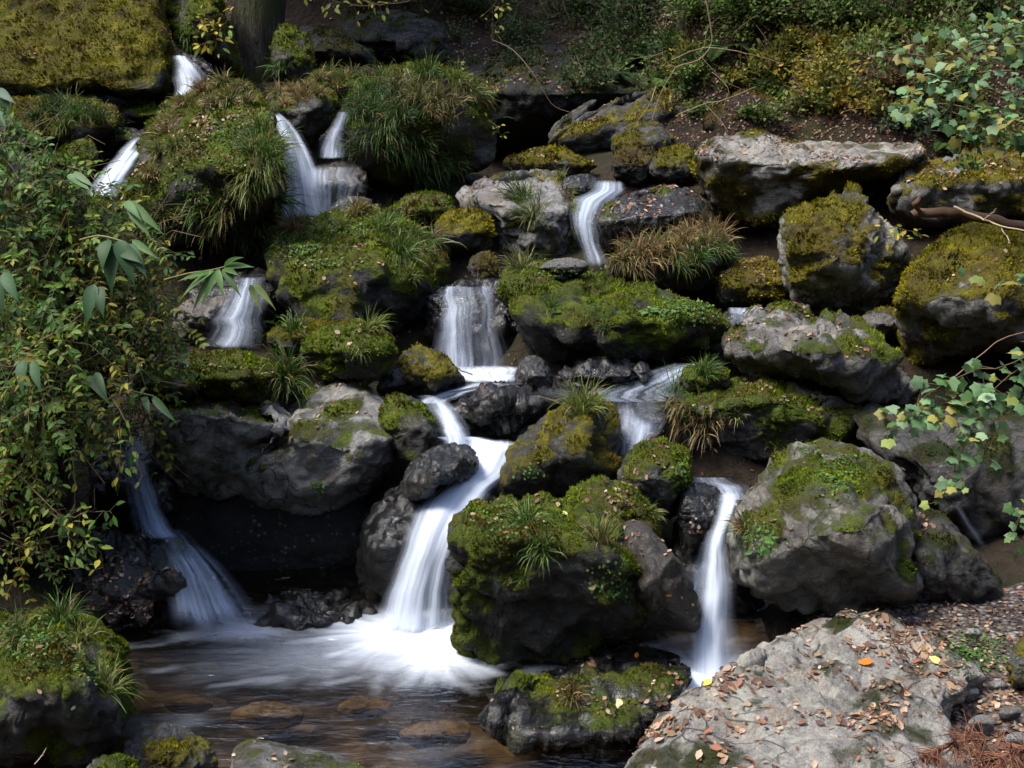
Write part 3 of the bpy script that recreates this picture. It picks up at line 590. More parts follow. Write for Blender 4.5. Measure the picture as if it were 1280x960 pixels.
sw_ = fbm(np.stack([wp[:, 0] * 2.0 + wp[:, 1] * 1.2, wp[:, 1] * 9 - wp[:, 0] * 2.5 + .8 * fbm(wp * 1.5, 2, 8), wp[:, 2]], 1), 4, 21)
foam = np.maximum(foam, .16 * sstep(.05, .5, sw_) * sstep(3.9, 4.7, wp[:, 1]) + .03 * sstep(.2, .6, sw_))
foam = foam * np.where(wp[:, 0] < .1, sstep(5.32, 5.08, wp[:, 1]), 1)
wv = wp.copy(); wv[:, 2] = .0 + .012 * fbm(wp * np.array([2.5, 6, 1]), 3, 31) + .03 * foam ** 2
nx2, ny2 = len(wx), len(wy)
jj = (np.arange(ny2 - 1)[:, None] * nx2 + np.arange(nx2 - 1)[None]).ravel()
WF = np.stack([jj, jj + 1, jj + nx2 + 1, jj + nx2], 1)
o = link('pool_water', mk_mesh('pool_water', wv, WF, True, M_WATER, {'foam': foam}))
tag(o, 'dark plunge pool with white foam spreading from the main fall', 'pool', None, 'structure')

def catm(a, n):
    a = np.array(a, float); m = len(a); t = np.linspace(0, m - 1, n); i = np.minimum(t.astype(int), m - 2); f = (t - i)[:, None]
    g = lambda k: a[np.clip(k, 0, m - 1)]
    p0, p1, p2, p3 = g(i - 1), g(i), g(i + 1), g(i + 2)
    return .5 * (2 * p1 + (p2 - p0) * f + (2 * p0 - 5 * p1 + 4 * p2 - p3) * f ** 2 + (3 * p1 - p0 - 3 * p2 + p3) * f ** 3)
def fall(label, rows, mat=None, dens=1.0, core=.5, seed=0, bulge=.05, layers=2, e0=.06, e1=.06, edge=.22, name='waterfall', cat='waterfall', gap=.5):
    """rows: (xl, xr, py, Y) from lip to foot"""
    nl, nw = 70, 30
    r = catm(rows, nl); Vs, Fs, al, co, uv = [], [], [], [], []
    for k in range(layers):
        u = np.linspace(0, 1, nw)[None]; t = np.linspace(0, 1, nl)[:, None]
        grow = 1 + .22 * k
        xc = (r[:, 0:1] + r[:, 1:2]) / 2; hw = (r[:, 1:2] - r[:, 0:1]) / 2 * grow
        tj = np.stack([t[:, 0] * 5, np.full(nl, seed * 3.1), np.full(nl, 1.0)], 1); jl = fbm(tj, 3, seed + 40)[:, None]; jr = fbm(tj + 9, 3, seed + 41)[:, None]
        X = xc + hw * (2 * u - 1) + hw * .22 * (jl * (1 - u) + jr * u); Yp = np.repeat(r[:, 2:3], nw, 1); D = np.repeat(r[:, 3:4], nw, 1)
        wm = (hw.mean() * 2 * r[:, 3].mean() / F)
        D = D - bulge * (1 - (2 * u - 1) ** 2) + .035 * k
        q = np.stack([(u * wm * 16 + 0 * t).ravel(), (t * 1.6 + 0 * u).ravel(), np.full(nl * nw, k * 5.0 + seed)], 1)
        D = D + (.03 * fbm(q, 3, seed)).reshape(nl, nw)
        V = P(X.ravel(), Yp.ravel(), D.ravel())
        ed = np.clip(np.minimum(u, 1 - u) / edge, 0, 1); ed = ed ** 1.2
        n2 = fbm(np.stack([(u * wm * 9 + 0 * t).ravel(), (t * 2.2 + 0 * u).ravel(), np.full(nl * nw, seed + 9.0)], 1), 3, seed + 3).reshape(nl, nw)
        rag = .5 + .5 * fbm(np.stack([(u * wm * 22).ravel(), np.full(nw, seed * 2.0), np.zeros(nw)], 1), 3, seed + 60)[None, :]
        end = sstep(0, 1, (t - .05 * rag) / e0) * sstep(0, 1, (1 - t - min(.1, e1) * rag) / e1)
        g3 = fbm(np.stack([(u * wm * 7 + .12 * np.sin(t * 5 + seed)).ravel(), (t * 1.3 + 0 * u).ravel(), np.full(nl * nw, seed + 33.0)], 1), 2, seed + 50).reshape(nl, nw)
        thin = 1 - gap * sstep(.0, .35, g3)
        a_ = np.clip(ed * 1.3 + .5 * n2, 0, 1) * end * thin * sstep(0, .12, ed) * dens * (1 - .45 * k)
        c_ = np.clip(ed - .35 + .6 * n2, 0, 1) * core * end * thin ** 2 * (k == 0)
        o0 = len(np.concatenate(Vs)) if Vs else 0
        Vs.append(V); al.append(a_.ravel()); co.append(c_.ravel()); uv.append(np.stack([(u * wm + 0 * t).ravel(), (t * 1.0 + 0 * u).ravel(), np.full(nl * nw, seed * 1.7 + k * 3.1)], 1))
        j = (np.arange(nl - 1)[:, None] * nw + np.arange(nw - 1)[None]).ravel() + o0
        Fs.append(np.stack([j, j + nw, j + nw + 1, j + 1], 1))
    me = mk_mesh(name, np.concatenate(Vs), np.concatenate(Fs), True, mat or M_FALL, {'alpha': np.concatenate(al), 'core': np.concatenate(co)})
    a = me.attributes.new('uv3', 'FLOAT_VECTOR', 'POINT'); a.data.foreach_set('vector', np.concatenate(uv).astype(np.float32).ravel())
    return tag(link(name, me), label, cat, None, 'structure')
fall('broad silky main waterfall curving down into the plunge pool', [(600,660,548,5.86),(588,655,565,5.75),(572,645,590,5.62),(545,622,612,5.48),(520,602,640,5.30),(500,580,680,5.16),(484,570,725,5.08),(472,566,770,5.02),(462,568,798,4.96)], core=0.75, bulge=.10, edge=0.26, seed=1, dens=1.05, gap=.25)
fall('white pool race feeding the main waterfall from the left fall', [(545,592,545,6.0),(552,640,556,5.9),(560,648,570,5.8),(572,640,588,5.68)], core=1.2, bulge=.0, seed=2, dens=1.2, edge=.15, name='stream', cat='stream', gap=.1)
fall('narrow curling fall between the mossy dark rock and the black rock', [(516,548,493,6.25),(524,560,502,6.18),(534,574,520,6.02),(545,584,540,5.92),(552,592,560,5.85)], core=0.55, bulge=.05, seed=3, dens=1.1, edge=0.35, gap=.8)
fall('water spilling over the black rock rim under the middle pool', [(590,660,478,6.35),(555,600,488,6.28),(528,572,497,6.22),(520,556,505,6.15)], core=.5, bulge=0, seed=4, dens=.7, name='stream', cat='stream')
fall('striped centre waterfall dropping in strands over dark stone', [(553,612,357,7.28),(552,618,372,7.18),(549,624,400,7.08),(546,632,435,7.0),(543,640,468,6.92)], mat=M_FALLT, core=.12, bulge=.04, seed=5, dens=.95, e0=.03, gap=.6)
fall('foaming middle pool at the foot of the centre waterfall', [(556,645,456,6.98),(560,650,466,6.85),(570,650,474,6.7),(590,640,480,6.55)], core=.9, bulge=0, seed=6, dens=1.0, name='stream', cat='stream', e0=.2, e1=.3, gap=.1)
fall('thin stream sliding along beside the folded wet rock', [(850,905,452,6.75),(815,880,463,6.62),(780,860,474,6.5),(745,845,486,6.38),(715,840,496,6.28),(770,836,504,6.2)], mat=M_FALLT, core=.35, bulge=0, seed=7, dens=.8, name='stream', cat='stream')
fall('short misty fall between the tufted boulder and straw grass rock', [(768,832,500,6.15),(772,828,512,6.02),(776,824,530,5.90),(778,818,550,5.80),(772,800,575,5.70),(765,790,600,5.60)], mat=M_FALLT, core=0.35, bulge=.05, seed=8, dens=.95, e0=.04, edge=0.45, gap=.8)
fall('tall white fall dropping left of the domed boulder', [(902,934,612,5.30),(896,926,632,5.12),(888,916,665,4.98),(880,914,700,4.88),(872,916,745,4.78),(866,920,790,4.70),(856,934,852,4.50)], core=0.55, bulge=.05, seed=9, dens=1.1, edge=0.42, e1=.02, gap=.65)
fall('flat sheet of water sliding toward the tall right fall', [(862,905,596,5.7),(866,925,606,5.55),(880,932,616,5.4),(894,932,626,5.25)], mat=M_FALLT, core=.3, bulge=0, seed=10, dens=.75, name='stream', cat='stream')
fall('faint veil of water left of the tall right fall', [(884,902,660,4.98),(872,896,690,4.92),(858,890,730,4.88),(848,880,770,4.85)], mat=M_FALLB, core=.1, bulge=0, seed=20, dens=.5, edge=.45)
fall('upper part of the dim blue cascade under the left shrubs', [(142,178,545,5.75),(148,186,580,5.68),(156,200,620,5.58),(165,215,655,5.45),(176,235,675,5.30)], mat=M_FALLB, core=.35, bulge=.04, seed=11, dens=1.0, edge=.4)
fall('fan shaped lower part of the blue cascade over dark steps', [(172,228,658,5.30),(186,248,680,5.20),(196,268,700,5.10),(202,285,725,5.04),(204,305,755,4.98),(198,330,795,4.86)], mat=M_FALLB, core=0.35, bulge=.06, seed=12, dens=1.1, edge=.35, e1=.12, gap=.7)
fall('left middle fall fanning out white beside bamboo leaves', [(296,332,345,7.50),(288,333,362,7.36),(276,334,385,7.24),(260,334,410,7.15),(240,334,438,7.05)], mat=M_FALLT, core=.7, bulge=.07, seed=13, dens=1.0, edge=0.45, gap=.35)
fall('slanting upper left fall sliding past the grassy mound', [(168,194,170,8.90),(152,186,186,8.70),(134,172,206,8.53),(118,158,228,8.37),(106,148,250,8.25)], core=1.0, bulge=.08, seed=14, dens=1.1, edge=.3, gap=.8)
fall('topmost white fall below the mossy corner boulder', [(214,232,68,9.70),(216,246,82,9.50),(219,262,102,9.35),(220,244,118,9.25),(221,232,132,9.20)], core=1.0, bulge=.06, seed=15, dens=1.1, edge=.25, gap=.8)
fall('left strand of the twin upper falls', [(326,350,140,8.83),(336,368,158,8.73),(348,386,185,8.58),(346,396,215,8.5),(342,404,245,8.43),(340,412,278,8.36)], core=0.7, bulge=.05, seed=16, dens=1.05, edge=.25, gap=.65)
fall('right strand of the twin upper falls', [(424,436,138,8.85),(414,434,155,8.75),(402,430,178,8.65),(396,430,200,8.55)], mat=M_FALLT, core=0.5, bulge=.04, seed=17, dens=.9, edge=.35)
fall('thin curtain spilling over the smooth pale ledge', [(384,446,206,8.55),(384,444,226,8.36),(380,446,250,8.34),(376,450,280,8.32)], mat=M_FALLT, core=0.2, bulge=.02, seed=18, dens=0.8, edge=.4, e0=.15)
fall('small stepped fall between the pale topped boulder and black rock', [(745,778,224,8.95),(740,780,238,8.75),(722,770,248,8.6),(716,758,262,8.48),(716,750,285,8.36),(722,752,308,8.28),(732,762,336,8.18)], mat=M_FALLT, core=0.5, bulge=.04, seed=19, dens=1.0, edge=0.4, gap=.8)
fall('tiny fall behind the orange mossy rock', [(908,940,384,7.3),(912,938,394,7.2),(914,936,410,7.12)], mat=M_FALLT, core=.3, bulge=.02, seed=21, dens=.8)
fall('faint trickle behind the domed boulder at far right', [(1188,1198,628,5.3),(1205,1218,658,5.22),(1225,1240,690,5.16)], mat=M_FALLB, core=.0, bulge=0, seed=22, dens=.2, edge=.5, e0=.3, e1=.3)

# ------------------------------------------------------------------ moss cushions: short fuzz growing out of every mossy face
rng = np.random.RandomState(11)
def unit(v): return v / (np.linalg.norm(v, axis=-1, keepdims=True) + 1e-12)
def sample_faces(V, Fc, wgt, n, rg):
    a, b, c = V[Fc[:, 0]], V[Fc[:, 1]], V[Fc[:, 2]]
    ar = np.linalg.norm(np.cross(b - a, c - a), axis=1) / 2 * wgt
    cs = np.cumsum(ar); tot = cs[-1]
    if tot <= 0: return None
    idx = np.minimum(np.searchsorted(cs, rg.uniform(0, tot, n)), len(Fc) - 1)
    r1 = np.sqrt(rg.uniform(size=(n, 1))); r2 = rg.uniform(size=(n, 1))
    p = (1 - r1) * a[idx] + r1 * (1 - r2) * b[idx] + r1 * r2 * c[idx]
    return idx, p
for r in ROCKS:
    V, Fc, N = r['V'], r['F'], r['N']
    if r['moss'].max() < .6: continue
    mf = r['moss'][Fc].mean(1); nf = unit(N[Fc].mean(1)); cf = V[Fc].mean(1)
    fac = (nf * unit(CAM - cf)).sum(1)
    wgt = sstep(.52, .75, mf) * (fac > -.25)
    A = (np.linalg.norm(np.cross(V[Fc[:, 1]] - V[Fc[:, 0]], V[Fc[:, 2]] - V[Fc[:, 0]]), axis=1) / 2 * wgt).sum()
    step = .0021 * r['Y'] * .8
    n = int(min(26000, A / step ** 2 * .95))
    if n < 40: continue
    s = sample_faces(V, Fc, wgt, n, rng)
    idx, p = s; nn = nf[idx]
    h = (.0016 * r['Y'] + .004) * rng.uniform(.5, 1.25, n)
    pn = fbm(p / .06, 3, 5); h = h * (1 + 1.1 * np.clip(pn, -.6, 1)) * (.45 + .65 * sstep(.55, .9, mf[idx]))
    d = unit(nn + rng.normal(size=(n, 3)) * .45 + np.array([0, 0, .25]))
    t = unit(np.cross(d, rng.normal(size=(n, 3)))) * (h * .42)[:, None]
    p0 = p - nn * .004
    Vv = np.stack([p0 - t, p0 + t, p + d * h[:, None]], 1).reshape(-1, 3)
    D_, M_, B_ = [np.array(x) for x in MOSS[r['mc']]]
    f = np.clip(.5 + .9 * fbm(p / .16, 3, 6) + rng.uniform(-.28, .28, n), 0, 1)[:, None]
    c = np.where(f < .5, D_ + (M_ - D_) * f * 2, M_ + (B_ - M_) * (f * 2 - 1)) * 1.12
    br = sstep(.05, .38, fbm(p / .25 + 31, 3, 8))[:, None] * .65
    c = c * (1 - br) + np.array([.10, .065, .018]) * br
    Ff = np.arange(3 * n).reshape(n, 3)
    tag(link('moss', mk_mesh('moss', Vv, Ff, False, M_MOSS, {'col': np.repeat(c, 3, 0)}), r['o']), kind='stuff')

# ------------------------------------------------------------------ plant geometry
def blades(base, up, n, length, rg, cols, droop=1.0, width=.006, spread=.8, basr=.03, segs=6):
    """one tuft: n arching blades; returns V, F, C"""
    up = unit(np.asarray(up, float))
    az = rg.uniform(0, 2 * math.pi, n); rad = rg.uniform(0, 1, n) ** .6
    t1 = unit(np.cross(up, [.3, .2, 1.0])) if abs(up[2]) < .95 else np.array([1., 0, 0]); t2 = np.cross(up, t1)
    outd = np.cos(az)[:, None] * t1 + np.sin(az)[:, None] * t2
    p = base + outd * (rad * basr)[:, None]
    d = unit(up + outd * (spread * rad * rg.uniform(.6, 1.3, n))[:, None] + rg.normal(size=(n, 3)) * .22 + rg.normal(size=3) * .18)
    L = length * np.where(rg.uniform(size=n) < .3, rg.uniform(.25, .6, n), rg.uniform(.6, 1.15, n)); wd = width * .72 * rg.uniform(.6, 1.25, n)
    side = unit(np.cross(d, rg.normal(size=(n, 3)) * .3 + outd + np.array([0, 0, .6])))
    rows = []; dr = droop * rg.uniform(.3, 1.8, n)
    wob = unit(rg.normal(size=(n, 3))) * .16
    for k in range(segs + 1):
        t = k / segs; w_ = wd * (1 - t ** 2.2) * (.7 + .6 * min(t * 3, 1)) + .0004
        rows.append(np.stack([p - side * w_[:, None] / 2, p + side * w_[:, None] / 2], 1))
        p = p + d * (L / segs)[:, None]
        d = unit(d + wob * (1 if k != 3 else -2.0) + np.array([0, 0, -1.0]) * (dr * 2.2 / segs * (.35 + t))[:, None])
    V = np.stack(rows, 1).reshape(n, (segs + 1) * 2, 3)
    f = np.array([[2 * k, 2 * k + 1, 2 * k + 3, 2 * k + 2] for k in range(segs)])
    Ff = (np.arange(n)[:, None, None] * (segs + 1) * 2 + f[None]).reshape(-1, 4)
    ci = rg.choice(len(cols), n); dead = rg.uniform(size=n) < .09; c = np.array(cols)[ci] * rg.uniform(.6, 1.35, (n, 1)); c[dead] = np.array([.24, .17, .08]) * rg.uniform(.5, 1.2)
    tt = np.repeat(np.linspace(0, 1, segs + 1), 2)[None, :, None]
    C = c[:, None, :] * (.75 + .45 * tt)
    return V.reshape(-1, 3), Ff, C.reshape(-1, 3)
G_GREEN = [(.045, .100, .016), (.065, .130, .022), (.09, .16, .03), (.035, .075, .012)]
G_YG = [(.10, .16, .028), (.15, .20, .04), (.07, .12, .02), (.22, .20, .07)]
G_STRAW = [(.26, .18, .075), (.18, .11, .05), (.12, .13, .035), (.34, .25, .12), (.10, .06, .03)]
G_DARK = [(.02, .05, .012), (.035, .07, .018)]
KIND = {'g': G_GREEN, 'y': G_YG, 's': G_STRAW, 'd': G_DARK, 'm': G_GREEN + G_STRAW[:3], 'x': G_STRAW + G_GREEN[:2]}
def tuft(px, py, lpx, kind, label, n=90, group=None, droop=1.0, name='grass_tuft', basr=.25, spread=.85, seed=None, wk=1.0):
    h_ = hit(px, py)
    if h_ is None: return
    p, nn, ow = h_
    dist = np.linalg.norm(p - CAM); L = lpx * dist / F
    rg = np.random.RandomState(int(px * 7 + py * 13) % 99991)
    up = unit(nn * .75 + np.array([0, -.05, .75]))
    n = int(n * 1.5)
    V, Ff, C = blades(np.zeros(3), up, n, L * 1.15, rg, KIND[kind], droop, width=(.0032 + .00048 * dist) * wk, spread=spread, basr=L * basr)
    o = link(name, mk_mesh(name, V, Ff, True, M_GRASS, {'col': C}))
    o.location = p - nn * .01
    return tag(o, label, 'grass tuft', group)
TUFTS = [
 (358, 474, 52, 'g', 'arching green grass tuft on the bright mossy ledge, left centre', 150, None),
 (462, 412, 34, 'y', 'yellow green grass tuft above the dark rock left of centre fall', 110, None),
 (368, 412, 34, 'g', 'small green tuft between the left fall and reddish leaves', 80, None),
 (312, 428, 36, 'y', 'pale brown green tuft beside the foot of the left middle fall', 110, None),
 (448, 440, 24, 'y', 'thin yellowish tuft hanging over the left shoulder rock', 60, None),
 (728, 516, 46, 'y', 'upright bushy grass tuft crowning the grey mossy boulder', 190, None),
 (657, 650, 32, 'g', 'upper left grass tuft on the great centre boulder', 80, None),
 (676, 688, 34, 'g', 'lower grass tuft hanging down the great centre boulder face', 80, None),
 (752, 675, 40, 'm', 'widest grass tuft at the right of the great centre boulder', 120, None),
 (655, 722, 16, 'g', 'tiny grass sprig low on the great centre boulder', 26, None),
 (814, 642, 22, 'y', 'small pale tuft on the rear moss block by the round boulder', 60, None),
 (716, 872, 26, 's', 'little straw green tuft on the low wet black ledge', 60, None),
 (135, 862, 42, 'y', 'bright striped grass tuft on the lower left corner boulder face', 60, None),
 (22, 800, 42, 'm', 'straw mixed grass tuft on top of the lower left boulder', 110, None),
 (78, 775, 36, 'g', 'green grass tuft at the crest of the lower left boulder', 100, None),
 (102, 800, 30, 'y', 'yellowish grass drooping on the right of the lower left boulder', 60, None),
 (652, 340, 38, 'y', 'light green tuft at the left end of the long dark boulder', 110, None),
 (755, 410, 18, 'd', 'small dark tuft hanging on the long dark boulder face', 30, None),
 (690, 385, 20, 'g', 'short green tuft below the flat grey stone', 30, None),
 (652, 250, 38, 'g', 'hanging green tuft on the front of the pale topped boulder', 110, None),
 (668, 272, 36, 'y', 'lower yellowish tuft on the front of the pale topped boulder', 90, None),
 (478, 290, 36, 'g', 'upper green tuft on the grass draped long rock', 110, None),
 (500, 318, 44, 'g', 'long green tuft falling over the front of the grass draped rock', 150, None),
 (540, 300, 34, 'm', 'mixed tuft at the right tip of the grass draped rock', 80, None),
 (370, 288, 28, 's', 'straw tuft at the left end of the grass draped rock', 90, None),
 (445, 266, 24, 's', 'short straw tuft on the back crest of the grass draped rock', 80, None),
 (842, 498, 42, 'g', 'green tuft at the left of the flat mossy rock by the stream', 130, None),
 (850, 520, 46, 'x', 'long straw coloured tuft hanging over the short misty fall side', 160, None),
 (880, 536, 46, 's', 'drooping straw tuft on the left front of the flat mossy rock', 150, None),
 (880, 468, 28, 'g', 'green cap tuft on the small stone beside the middle stream', 140, None),
 (922, 522, 22, 'y', 'small yellow tuft on the front of the flat mossy rock', 26, None),
 (966, 560, 18, 'y', 'tiny tuft low on the front of the flat mossy rock', 22, None),
 (932, 660, 30, 'x', 'straw tuft hanging from the left shoulder of the domed boulder', 80, None),
 (535, 92, 30, 'g', 'grass tuft standing on top of the great tufted boulder', 150, None),
 (572, 100, 24, 'y', 'yellow green tuft right of the top of the great tufted boulder', 90, None),
 (352, 85, 26, 'g', 'tuft hanging on the rock beside the tree trunk', 80, None),
 (528, 192, 24, 'g', 'thin pale tuft on the shaded right face of the tufted boulder', 40, None),
 (210, 30, 34, 'g', 'grass tuft above the topmost fall at the very top', 120, None),
 (238, 55, 26, 'g', 'lower grass tuft just above the topmost fall', 80, None),
]
for x, y, l, k, lab, n, g in TUFTS: tuft(x, y, l, k, lab, n, g)
def scatter_tufts(poly_pts, lpx, kinds, label, group, n=70, droop=1.0, jit=4):
    for x, y in poly_pts: tuft(x + random.uniform(-jit, jit), y + random.uniform(-jit, jit), lpx * random.uniform(.8, 1.2), random.choice(kinds), label, n, group, droop)
scatter_tufts([(452,128),(470,118),(490,116),(448,150),(465,145),(485,140),(505,150),(460,170),(480,165),(500,175),(520,185),(475,190),(498,200),(520,210),(540,200),(450,190),(545,220),(560,205)], 34, ['g','g','g','d'],
    'long green grass hanging down the left face of the great tufted boulder', 'hanging grass on the great tufted boulder', 110, 1.3)
scatter_tufts([(500,108),(520,120),(545,125),(565,130),(540,145),(585,120),(530,110),(560,150),(478,100),(600,118)], 26, ['m','x','s'],
    'short brownish grass along the upper edge of the great tufted boulder', 'brownish grass on the great tufted boulder', 90, 1.1)
scatter_tufts([(322,165),(335,180),(318,195),(340,200),(328,215),(345,222),(330,235),(345,250),(315,230)], 34, ['g','g','y'],
    'bright green grass on the right flank of the broad grassy mound', 'green grass on the broad mound flank', 100, 1.15)
scatter_tufts([(205,270),(225,290),(245,265),(265,285),(285,270),(300,295),(235,310),(180,270),(260,312),(320,285),(200,305)], 32, ['g','m','d'],
    'darker grass hanging from the lower front of the broad mound', 'grass along the foot of the broad mound', 80, 1.2)
scatter_tufts([(250,112),(275,106),(300,110),(232,130),(220,150),(262,130),(285,125),(310,125),(205,165),(195,195),(185,220),(215,185)], 20, ['s','x','m'],
    'short brown grass over the crest of the broad mound', 'brown grass on the crest of the broad mound', 90, 1.0)
scatter_tufts([(345,115),(365,112),(385,115),(400,120),(375,128),(355,130)], 20, ['s','x','g'],
    'short straw grass capping the rock between the twin upper falls', 'straw grass between the twin upper falls', 80, 1.0)
scatter_tufts([(395,98),(410,94),(430,100),(448,98),(420,112)], 20, ['x','g','m'],
    'short grass on the shoulder left of the great tufted boulder', 'grass on the left shoulder', 80, 1.0)
scatter_tufts([(778,325),(798,318),(820,308),(842,300),(862,294),(882,292),(900,300),(790,335),(812,326),(835,318),(858,312),(880,308)], 30, ['s','s','x'],
    'straw coloured grass covering the rock above the long dark boulder', 'straw grass above the long dark boulder', 110, 1.15)
scatter_tufts([(890,315),(905,322),(870,325),(850,330)], 26, ['g'], 'green grass at the right end of the straw covered rock', 'green grass beside the straw', 80)
scatter_tufts([(65,138),(80,132),(95,140),(110,145),(125,152),(85,155),(50,150),(140,160)], 26, ['d','g'],
    'dark green grass on the ledge below the corner boulder', 'dark grass below the corner boulder', 80, 1.0)
scatter_tufts([(520,250),(545,252),(510,262)], 14, ['x','y'], 'very short grass on the low rock left of the pale topped boulder', 'short grass on the low rock', 60)
scatter_tufts([(700,225),(708,245),(715,265),(712,285),(716,305)], 18, ['y','m'], 'narrow grass fringe on the right rim of the pale topped boulder', 'grass fringe on the pale topped boulder', 50, 1.1)
scatter_tufts([(350,305),(375,300),(400,290),(425,285),(452,300),(410,275),(520,290),(535,315),(515,345)], 18, ['y','g','m'],
    'short grass and weeds on the grass draped long rock', 'short grass on the draped rock', 60)

# ---- merged leaf instancing
LF_V = np.array([(0, 0, 0), (-.20, .30, .05), (0, .33, 0), (.20, .30, .05), (-.19, .62, .04), (0, .66, -.015), (.19, .62, .04), (0, 1, -.07)], float)
LF_F = np.array([(0, 2, 1), (0, 3, 2), (1, 2, 5), (1, 5, 4), (2, 3, 6), (2, 6, 5), (4, 5, 7), (5, 6, 7)])
DI_V = np.array([(0, 0, 0), (-.24, .45, .06), (.24, .45, .06), (0, 1, -.05)], float); DI_F = np.array([(0, 2, 1), (1, 2, 3)])
def lobed():
    ang = [-150, -120, -95, -60, -35, 0, 35, 60, 95, 120, 150]; rad = [.42, .72, .62, .88, .70, 1.0, .70, .88, .62, .72, .42]
    V = [(0, .0, 0)]; 
    for a, r_ in zip(ang, rad): V.append((math.sin(R(a)) * r_ * .62, math.cos(R(a)) * r_ * .62 + .12, -.12 * r_ ** 2 + .05 * (r_ < .66) - .22 * abs(math.sin(R(a))) * r_ * .62))
    return np.array(V), np.array([(0, i + 1, i) for i in range(1, len(ang))])
LO_V, LO_F = lobed()
def frame(d, nrm):
    """rotation matrices with y along d and z near nrm"""
    y = unit(d); x = unit(np.cross(y, nrm)); z = np.cross(x, y); return np.stack([x, y, z], -1)
def inst(TV, TF, pos, Rm, sc, col):
    n = len(pos); sc = np.asarray(sc, float)
    if sc.ndim == 1: sc = np.repeat(sc[:, None], 3, 1)
    V = np.einsum('nij,nkj->nki', Rm, TV[None] * sc[:, None, :]) + pos[:, None]
    Ff = (np.arange(n)[:, None, None] * len(TV) + TF[None]).reshape(-1, TF.shape[1])
    C = np.repeat(col, len(TV), 0)
    return V.reshape(-1, 3), Ff, C
class Acc:
    def __init__(s): s.V, s.F, s.C, s.n = [], [], [], 0
    def add(s, V, Ff, C): s.V.append(V); s.F.append(Ff + s.n); s.C.append(C); s.n += len(V)
    def build(s, name, mat, parent=None, smooth=True):
        if not s.V: return None
        fs = {}
        for f in s.F: fs.setdefault(f.shape[1], []).append(f)
        return link(name, mk_mesh(name, np.concatenate(s.V), [np.concatenate(v) for v in fs.values()], smooth, mat, {'col': np.concatenate(s.C)}), parent)
def tube(pts, r0, r1, k=5, col=(.10, .07, .045)):
    pts = np.array(pts, float); m = len(pts); t = np.gradient(pts, axis=0); t = unit(t)
    a = unit(np.cross(t, np.array([.31, .47, .83]))); b = np.cross(t, a); rr = np.linspace(r0, r1, m)[:, None, None]
    an = np.linspace(0, 2 * math.pi, k, endpoint=False)
    V = pts[:, None] + rr * (np.cos(an)[None, :, None] * a[:, None] + np.sin(an)[None, :, None] * b[:, None])
    i = (np.arange(m - 1)[:, None] * k + np.arange(k)[None]); j = (np.arange(m - 1)[:, None] * k + (np.arange(k)[None] + 1) % k)
    Ff = np.stack([i, j, j + k, i + k], -1).reshape(-1, 4)
    V = V.reshape(-1, 3); return V, Ff, np.repeat(np.array([col]), len(V), 0)
def pick(pal, n, rg): return np.array(pal)[rg.choice(len(pal), n)] * rg.uniform(.7, 1.25, (n, 1))

# ------------------------------------------------------------------ small leafy ground cover on the rocks
gc = Acc(); rg = np.random.RandomState(3)
for x, y, rx, ry, n in [(855,388,42,16,420),(545,175,30,40,120),(420,285,60,12,160),(370,312,35,14,220),(635,650,40,22,220),(772,735,20,12,120),(760,715,25,25,90),(1045,600,30,22,160),(1040,575,50,10,60),
        (40,800,50,30,260),(110,830,20,25,80),(400,608,10,8,30),(395,605,6,5,12),(945,672,26,24,130),(850,590,10,16,60),(230,230,50,50,200),(290,180,40,40,150),(900,380,20,8,50),(400,330,50,8,70),
        (1225,815,40,26,420),(700,340,60,12,110),(665,590,20,10,40),(425,520,12,10,10),(870,520,30,20,40),(590,140,25,40,80),(470,110,40,10,40),(325,150,20,20,40),(1010,560,30,10,40)]:
    P_, N_, S_ = [], [], []
    for _ in range(n):
        a = rg.normal(size=2) * .5; h_ = hit(x + a[0] * rx, y + a[1] * ry)
        if h_ is None: continue
        P_.append(h_[0] + h_[1] * rg.uniform(.003, .022)); N_.append(h_[1]); S_.append(np.linalg.norm(h_[0] - CAM))
    if not P_: continue
    P_, N_, S_ = np.array(P_), np.array(N_), np.array(S_); m = len(P_)
    nn = unit(N_ + rg.normal(size=(m, 3)) * .35 + np.array([0, 0, .3])); dd = unit(np.cross(nn, rg.normal(size=(m, 3))))
    sz = rg.uniform(.6, 1.2, m) * (.006 + .0020 * S_)
    gc.add(*inst(LF_V * np.array([1.7, 1, 1]), LF_F, P_, frame(dd, nn), sz, pick([(.05, .13, .025), (.09, .18, .03), (.035, .09, .02), (.12, .19, .045)], m, rg)))
o = gc.build('ground_cover', M_LEAF); tag(o, 'tiny round leaved plants creeping over the mossy boulders', 'ground cover', None, 'stuff')

